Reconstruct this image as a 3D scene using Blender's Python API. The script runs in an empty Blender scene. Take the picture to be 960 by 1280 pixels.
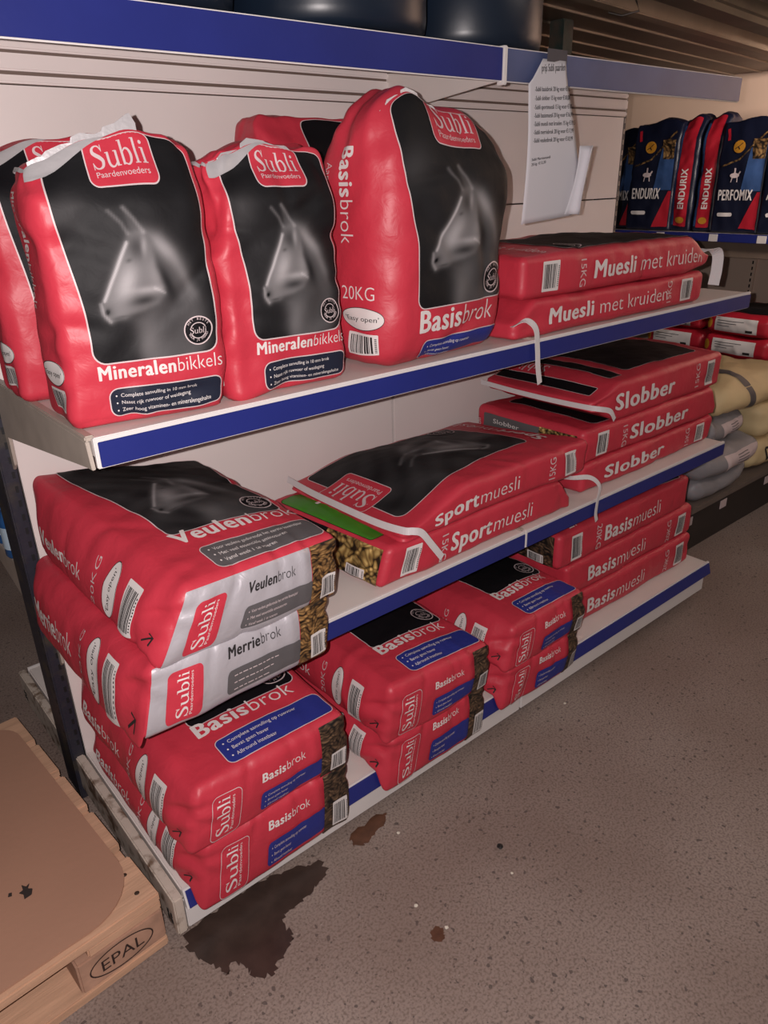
import bpy, bmesh, math, random
import numpy as np
from mathutils import Vector, Matrix

R = math.radians
C = bpy.context.scene.collection
SC = bpy.context.scene

# ------------------------------------------------------------------ camera
CAM_ROWS = np.array([[0.76269845, -0.64639787, -0.02146776],
                     [-0.2789407, -0.29881818, -0.91263343],
                     [0.58350935, 0.70205234, -0.40821484]])
CAM_POS = (-0.33396, -1.55343, 1.37498)
cd = bpy.data.cameras.new('camera')
cam = bpy.data.objects.new('camera', cd)
C.objects.link(cam)
m = Matrix.Identity(4)
for i in range(3):
    m[i][0] = CAM_ROWS[0][i]
    m[i][1] = -CAM_ROWS[1][i]
    m[i][2] = -CAM_ROWS[2][i]
    m[i][3] = CAM_POS[i]
cam.matrix_world = m
cd.sensor_fit = 'VERTICAL'
cd.sensor_height = 36.0
cd.lens = 929.99 / 1280 * 36.0
cd.clip_start = 0.02
SC.camera = cam

# ------------------------------------------------------------------ light
SC.view_settings.view_transform = 'Standard'
SC.view_settings.look = 'None'
SC.view_settings.gamma = 1.0
SC.view_settings.use_curve_mapping = False
SC.view_settings.exposure = 0.16
wd = bpy.data.worlds.new('world')
SC.world = wd
wd.use_nodes = True
wd.node_tree.nodes['Background'].inputs[0].default_value = (1.0, 0.90, 0.87, 1)
wd.node_tree.nodes['Background'].inputs[1].default_value = 0.09


def lamp(name, kind, loc, energy, color, size=0.1, rot=(0, 0, 0), size_y=None):
    l = bpy.data.lights.new(name, kind)
    l.energy = energy
    l.color = color
    if kind == 'AREA':
        l.size = size
        if size_y:
            l.shape = 'RECTANGLE'
            l.size_y = size_y
    else:
        l.shadow_soft_size = size
    o = bpy.data.objects.new(name, l)
    o.location = loc
    o.rotation_euler = rot
    C.objects.link(o)
    return o


# the phone's own flash, a few centimetres to the left of its lens
fl = Vector(CAM_POS) + Vector(CAM_ROWS[0]) * -0.035 + Vector(CAM_ROWS[1]) * -0.01
lamp('phone_flash', 'POINT', fl, 76.0, (1.0, 0.90, 0.88), 0.004)
# dim warm hall lighting over the aisle, plus added lamp brightening the end wall
lamp('hall_light', 'AREA', (2.6, -2.2, 2.7), 11, (1.0, 0.84, 0.74), 1.6, (0, 0, 0), 0.5)
ew = lamp('end_wall_fill', 'AREA', (2.9, -1.6, 1.84), 34, (1.0, 0.84, 0.75), 0.9, (0, 0, 0), 0.2)
ew.rotation_euler = Vector((.80, .62, -.06)).to_track_quat('-Z', 'Y').to_euler()
ew.data.spread = R(95)

# ------------------------------------------------------------------ materials
MATS = {}


def lin(r, g=None, b=None):
    if g is None:
        r, g, b = (int(r[i:i + 2], 16) / 255 for i in (0, 2, 4))
    f = lambda c: c / 12.92 if c <= 0.04045 else ((c + 0.055) / 1.055) ** 2.4
    return (f(r), f(g), f(b), 1)


def mat(name, hexcol, rough=0.5, metal=0.0, bump=0.0, bscale=60, var=0.0, vscale=6, spec=0.5, coat=0.0, stretch=None, dirt=None, dscale=4, wrinkle=0.0):
    if name in MATS:
        return MATS[name]
    mt = bpy.data.materials.new(name)
    mt.use_nodes = True
    nt = mt.node_tree
    N, L = nt.nodes, nt.links
    b = N['Principled BSDF']
    b.inputs['Base Color'].default_value = lin(hexcol)
    b.inputs['Roughness'].default_value = rough
    b.inputs['Metallic'].default_value = metal
    b.inputs['Specular IOR Level'].default_value = spec
    b.inputs['Coat Weight'].default_value = coat
    tc = N.new('ShaderNodeTexCoord')
    src = tc.outputs['Object']
    if stretch:
        mp = N.new('ShaderNodeMapping')
        mp.inputs['Scale'].default_value = stretch
        L.new(src, mp.inputs[0])
        src = mp.outputs[0]
    if var or dirt:
        nz = N.new('ShaderNodeTexNoise')
        nz.inputs['Scale'].default_value = vscale if not dirt else dscale
        nz.inputs['Detail'].default_value = 5
        L.new(src, nz.inputs['Vector'])
        cr = N.new('ShaderNodeValToRGB')
        c = lin(hexcol)
        if dirt:
            cr.color_ramp.elements[0].position = 0.36
            cr.color_ramp.elements[0].color = lin(dirt)
            cr.color_ramp.elements[1].position = 0.5
            cr.color_ramp.elements[1].color = c
        else:
            cr.color_ramp.elements[0].position = 0.3
            cr.color_ramp.elements[1].position = 0.7
            cr.color_ramp.elements[0].color = tuple(x * (1 - var) for x in c[:3]) + (1,)
            cr.color_ramp.elements[1].color = tuple(min(1, x * (1 + var)) for x in c[:3]) + (1,)
        L.new(nz.outputs['Fac'], cr.inputs[0])
        L.new(cr.outputs[0], b.inputs['Base Color'])
    if bump:
        n2 = N.new('ShaderNodeTexNoise')
        n2.inputs['Scale'].default_value = bscale
        n2.inputs['Detail'].default_value = 4
        L.new(src, n2.inputs['Vector'])
        bp = N.new('ShaderNodeBump')
        bp.inputs['Strength'].default_value = bump
        bp.inputs['Distance'].default_value = 0.004
        L.new(n2.outputs['Fac'], bp.inputs['Height'])
        L.new(bp.outputs[0], b.inputs['Normal'])
    if wrinkle:
        wrinkle_bump(mt, wrinkle)
    MATS[name] = mt
    return mt


def wrinkle_bump(mt, k):
    """fine crumpled-film relief"""
    N, L = mt.node_tree.nodes, mt.node_tree.links
    b = N['Principled BSDF']
    tc = N.new('ShaderNodeTexCoord')
    prev = None
    for sc, st, ty in ((13, .55 * k, 'RIDGED_MULTIFRACTAL'), (42, .35 * k, 'FBM')):
        n = N.new('ShaderNodeTexNoise')
        n.noise_type = ty
        n.inputs['Scale'].default_value = sc
        n.inputs['Detail'].default_value = 3
        n.inputs['Distortion'].default_value = .6
        L.new(tc.outputs['Object'], n.inputs['Vector'])
        bp = N.new('ShaderNodeBump')
        bp.inputs['Strength'].default_value = min(1, st)
        bp.inputs['Distance'].default_value = 0.006
        L.new(n.outputs['Fac'], bp.inputs['Height'])
        if prev:
            L.new(prev, bp.inputs['Normal'])
        prev = bp.outputs[0]
    L.new(prev, b.inputs['Normal'])


def pellet_mat(name, dark, mid, light, scale=75, stretch=(1, 1, 2.2)):
    if name in MATS:
        return MATS[name]
    mt = bpy.data.materials.new(name)
    mt.use_nodes = True
    N, L = mt.node_tree.nodes, mt.node_tree.links
    b = N['Principled BSDF']
    b.inputs['Roughness'].default_value = 0.5
    tc = N.new('ShaderNodeTexCoord')
    nz = N.new('ShaderNodeTexNoise')
    nz.inputs['Scale'].default_value = 14
    mx = N.new('ShaderNodeVectorMath')
    mx.operation = 'MULTIPLY_ADD'
    mx.inputs[1].default_value = (0.10, 0.10, 0.10)
    L.new(tc.outputs['Object'], nz.inputs['Vector'])
    L.new(nz.outputs['Color'], mx.inputs[0])
    L.new(tc.outputs['Object'], mx.inputs[2])
    mp = N.new('ShaderNodeMapping')
    mp.inputs['Scale'].default_value = stretch
    mp.inputs['Rotation'].default_value = (0.5, 0.5, 0.4)
    L.new(mx.outputs[0], mp.inputs[0])
    vo = N.new('ShaderNodeTexVoronoi')
    vo.inputs['Scale'].default_value = scale
    L.new(mp.outputs[0], vo.inputs['Vector'])
    cr = N.new('ShaderNodeValToRGB')
    e = cr.color_ramp.elements
    e[0].position = 0.15
    e[0].color = lin(light)
    e[1].position = 0.75
    e[1].color = lin(dark)
    k = e.new(0.45)
    k.color = lin(mid)
    L.new(vo.outputs['Distance'], cr.inputs[0])
    sep = N.new('ShaderNodeSeparateColor')
    L.new(vo.outputs['Color'], sep.inputs[0])
    mm = N.new('ShaderNodeMath')
    mm.operation = 'MULTIPLY_ADD'
    mm.inputs[1].default_value = 0.9
    mm.inputs[2].default_value = 0.45
    L.new(sep.outputs[0], mm.inputs[0])
    ml = N.new('ShaderNodeVectorMath')
    ml.operation = 'SCALE'
    L.new(cr.outputs[0], ml.inputs[0])
    L.new(mm.outputs[0], ml.inputs['Scale'])
    L.new(ml.outputs[0], b.inputs['Base Color'])
    MATS[name] = mt
    return mt


def print_mat():
    mt = bpy.data.materials.new('horse_print')
    mt.use_nodes = True
    N, L = mt.node_tree.nodes, mt.node_tree.links
    b = N['Principled BSDF']
    b.inputs['Roughness'].default_value = 0.42
    a = N.new('ShaderNodeAttribute')
    a.attribute_name = 'print'
    cr = N.new('ShaderNodeValToRGB')
    cr.color_ramp.elements[0].color = lin('0c0c0f')
    cr.color_ramp.elements[1].color = lin('dcd8da')
    L.new(a.outputs['Fac'], cr.inputs[0])
    L.new(cr.outputs[0], b.inputs['Base Color'])
    b.inputs['Roughness'].default_value = 0.6
    b.inputs['Specular IOR Level'].default_value = 0.2
    wrinkle_bump(mt, .45)
    return mt


RED = mat('sack_red', 'bd3444', 0.45, var=0.06, vscale=9, wrinkle=.6, spec=.4)
BLK = mat('print_black', '0f0e12', 0.6, wrinkle=.5, spec=.2)
HORSE = print_mat()
WHT = mat('print_white', 'd8d2d0', 0.5)
PALE = mat('print_pale', 'c9b9ba', 0.5)
BLUE = mat('print_blue', '283180', 0.5, wrinkle=.5, spec=.35)
NAVY = mat('print_navy', '1e2333', 0.5, wrinkle=.4, spec=.3)
GRAY = mat('print_gray', '5a5759', 0.5, wrinkle=.4, spec=.35)
SILV = mat('print_silver', 'b4b0b6', 0.36, metal=0.2, wrinkle=.7)
GREEN = mat('print_green', '3f7f22', 0.45)
TAPE = mat('closure_paper', 'cfcacb', 0.6, bump=0.2, bscale=80)
FOIL = mat('closure_foil', 'b9b6b8', 0.38, metal=0.3, bump=0.4, bscale=45)
INK = mat('ink', '201d1e', 0.6)
PEL = pellet_mat('pellet_print', '1d120a', '7a5a35', 'a58050')
PELD = pellet_mat('pellet_print_dark', '120d0a', '4a382a', '6b543e')
MUE = pellet_mat('muesli_print', '241a0e', '8a6f3e', 'c9ac6c', 60, (1, 1.3, 1.3))
WHITE_METAL = mat('shelf_white', 'd3cac5', 0.45, bump=0.05, bscale=120, var=0.05, vscale=4)
PANEL = mat('panel_white', 'ddd3d0', 0.55, bump=0.04, bscale=150, var=0.04, vscale=3)
GREYMET = mat('bracket_beige', 'a59a90', 0.45, bump=0.08, bscale=60, var=0.10, vscale=14)
RAILBLUE = mat('rail_blue', '212a72', 0.35, bump=0.05, bscale=90, var=0.08, vscale=7)
RAILFADE = mat('rail_faded', '4c567c', 0.4, var=.22, vscale=5)
RAILEDGE = mat('rail_edge', 'd9d4d2', 0.35)
NAVYM = mat('upright_navy', '23232f', 0.5, bump=0.25, bscale=40, dirt='3a352f', dscale=14)
RUSTW = mat('worn_white', 'bdb0a4', 0.5, bump=0.3, bscale=40, dirt='6b5646', dscale=26)
DARK = mat('dark_gap', '0e0c0c', 0.8)

# ------------------------------------------------------------------ object helpers


def tag(o, label=None, cat=None, group=None, kind=None):
    if label:
        o['label'] = label
    if cat:
        o['category'] = cat
    if group:
        o['group'] = group
    if kind:
        o['kind'] = kind
    return o


def thing(name, label, cat, loc=(0, 0, 0), rz=0.0, group=None, rot=None):
    o = bpy.data.objects.new(name, None)
    C.objects.link(o)
    o.empty_display_size = 0.05
    o.location = loc
    o.rotation_euler = rot if rot else (0, 0, rz)
    return tag(o, label, cat, group)


class MB:
    """collects shapes, builds ONE mesh object"""

    def __init__(s):
        s.bm = bmesh.new()

    def box(s, x0, x1, y0, y1, z0, z1, bev=0.0, M=None):
        t = bmesh.new()
        bmesh.ops.create_cube(t, size=1)
        for v in t.verts:
            v.co = Vector(((x0 + x1) / 2 + v.co.x * (x1 - x0), (y0 + y1) / 2 + v.co.y * (y1 - y0), (z0 + z1) / 2 + v.co.z * (z1 - z0)))
        if bev:
            bmesh.ops.bevel(t, geom=t.edges[:], offset=bev, segments=2, affect='EDGES', clamp_overlap=True)
        s.add(t, M)
        return s

    def add(s, t, M=None):
        if M is not None:
            t.transform(M)
        me = bpy.data.meshes.new('t')
        t.to_mesh(me)
        t.free()
        s.bm.from_mesh(me)
        bpy.data.meshes.remove(me)

    def prism(s, pts, axis, a0, a1, bev=0.0, M=None):
        """polygon pts in the two other axes, extruded along axis 'x','y','z'"""
        t = bmesh.new()

        def mk(p, a):
            return {'x': (a, p[0], p[1]), 'y': (p[0], a, p[1]), 'z': (p[0], p[1], a)}[axis]
        A = [t.verts.new(mk(p, a0)) for p in pts]
        B = [t.verts.new(mk(p, a1)) for p in pts]
        t.faces.new(A)
        t.faces.new(B[::-1])
        n = len(pts)
        for i in range(n):
            t.faces.new((A[i], B[i], B[(i + 1) % n], A[(i + 1) % n]))
        bmesh.ops.recalc_face_normals(t, faces=t.faces[:])
        if bev:
            bmesh.ops.bevel(t, geom=t.edges[:], offset=bev, segments=2, affect='EDGES', clamp_overlap=True)
        s.add(t, M)
        return s

    def lathe(s, prof, cx, cy, n=48):
        t = bmesh.new()
        rings = []
        for r, z in prof:
            rings.append([t.verts.new((cx + max(r, 1e-4) * math.cos(2 * math.pi * k / n), cy + max(r, 1e-4) * math.sin(2 * math.pi * k / n), z)) for k in range(n)])
        for a, b in zip(rings, rings[1:]):
            for k in range(n):
                t.faces.new((a[k], a[(k + 1) % n], b[(k + 1) % n], b[k]))
        bmesh.ops.recalc_face_normals(t, faces=t.faces[:])
        s.add(t)
        return s

    def tube(s, pts, r, n=8):
        t = bmesh.new()
        pts = [Vector(p) for p in pts]
        rings = []
        for i, p in enumerate(pts):
            d = (pts[min(i + 1, len(pts) - 1)] - pts[max(i - 1, 0)]).normalized()
            u = d.orthogonal().normalized()
            w = d.cross(u)
            rings.append([t.verts.new(p + (u * math.cos(2 * math.pi * k / n) + w * math.sin(2 * math.pi * k / n)) * r) for k in range(n)])
        for a, b in zip(rings, rings[1:]):
            for k in range(n):
                t.faces.new((a[k], a[(k + 1) % n], b[(k + 1) % n], b[k]))
        t.faces.new(rings[0])
        t.faces.new(rings[-1])
        bmesh.ops.recalc_face_normals(t, faces=t.faces[:])
        s.add(t)
        return s

    def build(s, name, mt, parent=None, smooth=False):
        me = bpy.data.meshes.new(name)
        s.bm.to_mesh(me)
        s.bm.free()
        me.materials.append(mt)
        if smooth:
            for p in me.polygons:
                p.use_smooth = True
        o = bpy.data.objects.new(name, me)
        C.objects.link(o)
        if parent:
            o.parent = parent
        return o


def auto_smooth(o, ang=40):
    me = o.data
    bm = bmesh.new()
    bm.from_mesh(me)
    for e in bm.edges:
        if len(e.link_faces) == 2 and e.calc_face_angle(0) > R(ang):
            e.smooth = False
    for f in bm.faces:
        f.smooth = True
    bm.to_mesh(me)
    bm.free()
    return o


def struct(o, label=None):
    o['kind'] = 'structure'
    if label:
        o['label'] = label
    return o


# ------------------------------------------------------------------ 2-D print shapes
TXT = {}


def text2d(body, style='r', lim=0.25):
    """flat text at size 1, starting at u=0 on the baseline -> (verts Nx2, faces, width)"""
    key = (body, style, round(lim, 2))
    if key in TXT:
        return TXT[key]
    cu = bpy.data.curves.new('t', 'FONT')
    cu.body = body
    cu.resolution_u = 3
    if style == 'l':
        cu.offset = -0.010
    if style == 'b':
        cu.space_character = 1.10
    o = bpy.data.objects.new('t', cu)
    C.objects.link(o)
    dg = bpy.context.evaluated_depsgraph_get()
    me = bpy.data.meshes.new_from_object(o.evaluated_get(dg))
    bpy.data.objects.remove(o)
    bpy.data.curves.remove(cu)
    bm = bmesh.new()
    bm.from_mesh(me)
    bpy.data.meshes.remove(me)
    bmesh.ops.triangulate(bm, faces=bm.faces[:])
    for _ in range(3):
        es = [e for e in bm.edges if e.calc_length() > lim]
        if not es:
            break
        bmesh.ops.subdivide_edges(bm, edges=es, cuts=1)
        bmesh.ops.triangulate(bm, faces=bm.faces[:])
    bm.verts.index_update()
    V = np.array([v.co[:2] for v in bm.verts]) if len(bm.verts) else np.zeros((0, 2))
    F = [tuple(v.index for v in f.verts) for f in bm.faces]
    bm.free()
    if style == 'b' and len(V):
        n = len(V)
        k = 0.036
        V = np.vstack([V + (dx, dy) for dx, dy in ((-k, 0), (k, 0), (-k * .5, k * .4), (k * .5, k * .4), (-k * .5, -k * .4), (k * .5, -k * .4))])
        F = [tuple(i + n * j for i in f) for j in range(6) for f in F]
    w = V[:, 0].max() if len(V) else 0.3
    TXT[key] = (V, F, w)
    return TXT[key]


def spans(rows, nu):
    """rows [(v,u0,u1)] -> grid"""
    V, F = [], []
    for v, a, b in rows:
        for k in range(nu + 1):
            V.append((a + (b - a) * k / nu, v))
    for i in range(len(rows) - 1):
        for k in range(nu):
            a = i * (nu + 1) + k
            F.append((a, a + 1, a + nu + 2, a + nu + 1))
    return np.array(V), F


def rrows(u0, u1, v0, v1, r, step=0.007):
    r = max(min(r, (u1 - u0) / 2 - 1e-4, (v1 - v0) / 2 - 1e-4), 1e-4)
    vs = [v0 + r * (1 - math.cos(a * math.pi / 12)) for a in range(7)]
    n = max(1, int((v1 - v0 - 2 * r) / step))
    vs += [v0 + r + (v1 - v0 - 2 * r) * k / n for k in range(1, n)]
    vs += [v1 - r * (1 - math.cos((6 - a) * math.pi / 12)) for a in range(7)]
    out = []
    for v in vs:
        d = max(0, (v0 + r) - v, v - (v1 - r))
        ins = r - math.sqrt(max(0, r * r - d * d))
        out.append((v, u0 + ins, u1 - ins))
    return out


def ell_rows(cu, cv, a, b, n=18):
    out = []
    for k in range(n + 1):
        t = -math.pi / 2 + math.pi * k / n
        w = max(1e-5, a * math.cos(t))
        out.append((cv + b * math.sin(t), cu - w, cu + w))
    return out


def stroke(pts, w, closed=False, step=0.007):
    """constant or per-point width polyline -> quads"""
    P = np.array(pts, float)
    W = np.full(len(P), w) if np.isscalar(w) else np.array(w, float)
    if closed:
        P = np.vstack([P, P[:1]])
        W = np.append(W, W[:1])
    Q, QW = [], []
    for i in range(len(P) - 1):
        n = max(1, int(np.linalg.norm(P[i + 1] - P[i]) / step))
        for k in range(n):
            t = k / n
            Q.append(P[i] * (1 - t) + P[i + 1] * t)
            QW.append(W[i] * (1 - t) + W[i + 1] * t)
    if not closed:
        Q.append(P[-1])
        QW.append(W[-1])
    Q, QW = np.array(Q), np.array(QW)
    n = len(Q)
    if closed:
        T = np.roll(Q, -1, 0) - np.roll(Q, 1, 0)
    else:
        T = np.gradient(Q, axis=0) if n > 2 else np.repeat(Q[-1:] - Q[:1], n, 0)
    T /= np.linalg.norm(T, axis=1)[:, None] + 1e-12
    Nn = np.stack([-T[:, 1], T[:, 0]], 1)
    V = np.vstack([Q + Nn * QW[:, None] / 2, Q - Nn * QW[:, None] / 2])
    F = []
    for i in range(n if closed else n - 1):
        j = (i + 1) % n
        F.append((i, n + i, n + j, j))
    return V, F


def smooth_curve(pts, sub=5):
    P = [np.array(p, float) for p in pts]
    P = [2 * P[0] - P[1]] + P + [2 * P[-1] - P[-2]]
    out = []
    for i in range(1, len(P) - 2):
        for k in range(sub):
            t = k / sub
            out.append(0.5 * ((2 * P[i]) + (-P[i - 1] + P[i + 1]) * t + (2 * P[i - 1] - 5 * P[i] + 4 * P[i + 1] - P[i + 2]) * t * t + (-P[i - 1] + 3 * P[i] - 3 * P[i + 1] + P[i + 2]) * t ** 3))
    out.append(P[-2])
    return np.array(out)


def merge2d(parts):
    V, F, n = [], [], 0
    for v, f in parts:
        V.append(v)
        F += [tuple(i + n for i in q) for q in f]
        n += len(v)
    return np.vstack(V), F


def logo_word():
    """serif word, about 1.8 wide, cap height .75"""
    P = []

    def cs(pts, ws):
        c = smooth_curve([(a, b, w) for (a, b), w in zip(pts, ws)], 5)
        P.append(stroke(c[:, :2], c[:, 2], step=0.08))

    def st(pts, w):
        P.append(stroke(pts, w, step=0.08))
    cs([(.41, .57), (.33, .70), (.21, .73), (.09, .66), (.08, .54), (.18, .44), (.31, .34), (.40, .22), (.36, .06), (.22, -.01), (.10, .03), (.03, .17)],
       [.03, .05, .05, .09, .12, .13, .13, .12, .09, .05, .05, .03])
    st([(.415, .76), (.415, .53)], .028)
    st([(.025, -.03), (.025, .21)], .028)
    st([(.53, .46), (.66, .46)], .03)
    cs([(.62, .46), (.62, .16), (.67, .03), (.78, .0), (.88, .07), (.93, .16)], [.09, .09, .08, .05, .045, .03])
    st([(.94, .46), (.94, .0)], .09)
    st([(.84, .46), (.95, .46)], .03)
    st([(.92, .013), (1.05, .013)], .03)
    st([(1.18, .76), (1.18, .0)], .09)
    st([(1.08, .745), (1.19, .745)], .03)
    cs([(1.2, .36), (1.31, .46), (1.43, .42), (1.49, .26), (1.45, .08), (1.33, -.01), (1.2, .05)], [.03, .05, .08, .10, .08, .05, .03])
    st([(1.70, .76), (1.70, .02)], .09)
    st([(1.60, .745), (1.71, .745)], .03)
    st([(1.60, .013), (1.80, .013)], .03)
    st([(1.98, .46), (1.98, .02)], .09)
    st([(1.88, .45), (1.99, .45)], .03)
    st([(1.88, .013), (2.08, .013)], .03)
    P.append(spans(ell_rows(1.97, .62, .06, .06, 8), 2))
    return merge2d(P)


LOGO = logo_word()
LOGO_W = 2.08


def horse_val(a, b):
    """grey level of the printed horse portrait; a,b in 0..1 over the black panel"""
    x = 72 + 36 * (1 - b) + 150 * a
    y = 445 - 20 * a - 245 * b
    s = lambda t: 1 / (1 + np.exp(-np.clip(t, -40, 40)))

    def poly(pts, soft):
        ins = np.zeros(x.shape, bool)
        d = np.full(x.shape, 1e9)
        n = len(pts)
        for i in range(n):
            (x1, y1), (x2, y2) = pts[i], pts[(i + 1) % n]
            if y1 != y2:
                c = ((y1 > y) != (y2 > y)) & (x < (x2 - x1) * (y - y1) / (y2 - y1) + x1)
                ins ^= c
            dx, dy = x2 - x1, y2 - y1
            t = np.clip(((x - x1) * dx + (y - y1) * dy) / (dx * dx + dy * dy + 1e-9), 0, 1)
            d = np.minimum(d, np.hypot(x - x1 - t * dx, y - y1 - t * dy))
        return s(np.where(ins, d, -d) / soft)

    def blob(cx, cy, sx, sy, ang, amp):
        c, q = math.cos(R(ang)), math.sin(R(ang))
        u = (x - cx) * c + (y - cy) * q
        v = -(x - cx) * q + (y - cy) * c
        return amp * np.exp(-(u / sx) ** 2 - (v / sy) ** 2)

    def line(pts, w, amp):
        d = np.full(x.shape, 1e9)
        for (x1, y1), (x2, y2) in zip(pts, pts[1:]):
            dx, dy = x2 - x1, y2 - y1
            t = np.clip(((x - x1) * dx + (y - y1) * dy) / (dx * dx + dy * dy), 0, 1)
            d = np.minimum(d, np.hypot(x - x1 - t * dx, y - y1 - t * dy))
        return amp * np.exp(-(d / w) ** 2)
    g = 0.004 + blob(95, 270, 16, 22, 30, .035) + blob(130, 330, 60, 80, 0, .012)
    head = poly([(153, 288), (147, 303), (138, 322), (128, 346), (119, 370), (117, 380), (121, 389), (127, 393), (133, 389), (143, 387), (150, 382), (165, 377), (182, 368), (191, 357), (188, 345), (180, 325), (176, 300), (168, 286)], 1.6)
    neck = poly([(168, 284), (185, 287), (203, 303), (219, 330), (230, 358), (240, 400), (246, 450), (165, 450), (160, 410), (152, 388), (190, 357), (176, 310)], 5)
    g = g + neck * (0.11 + blob(190, 302, 22, 9, 45, .28) + blob(215, 335, 30, 6, 58, .12) + blob(200, 390, 30, 40, 0, -.05) + blob(190, 340, 9, 26, -30, -.10) + blob(168, 420, 14, 30, 10, .08))
    g = g * (1 - head) + head * (0.22 + blob(147, 345, 9, 22, 20, .26) + blob(160, 305, 11, 17, 0, -.16) + blob(168, 302, 3, 10, 0, .20) + blob(165, 365, 20, 6, -12, -.17) + blob(172, 352, 20, 4, -8, .20) + blob(125, 380, 6, 7, 0, -.10) + blob(180, 335, 8, 20, 0, .08) + blob(151, 320, 3.5, 2.2, -25, -.13) + blob(123, 381, 2.5, 3.5, 20, -.2) + blob(137, 386, 9, 1.5, -15, -.12))
    g = g + line([(150, 300), (141, 322), (131, 345), (121, 368)], 1.7, .42)
    g = g + line([(148, 262), (158, 273), (168, 287)], 2.0, .13) + line([(134, 267), (146, 279), (152, 290)], 1.9, .10)
    g = g + line([(178, 350), (190, 355)], 1.5, .18) + line([(117, 372), (119, 384), (126, 392)], 1.8, .22)
    g = g + poly([(148, 263), (160, 276), (170, 288), (160, 288), (154, 284)], 1.2) * .06
    return np.clip(g, 0, 1)


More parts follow.
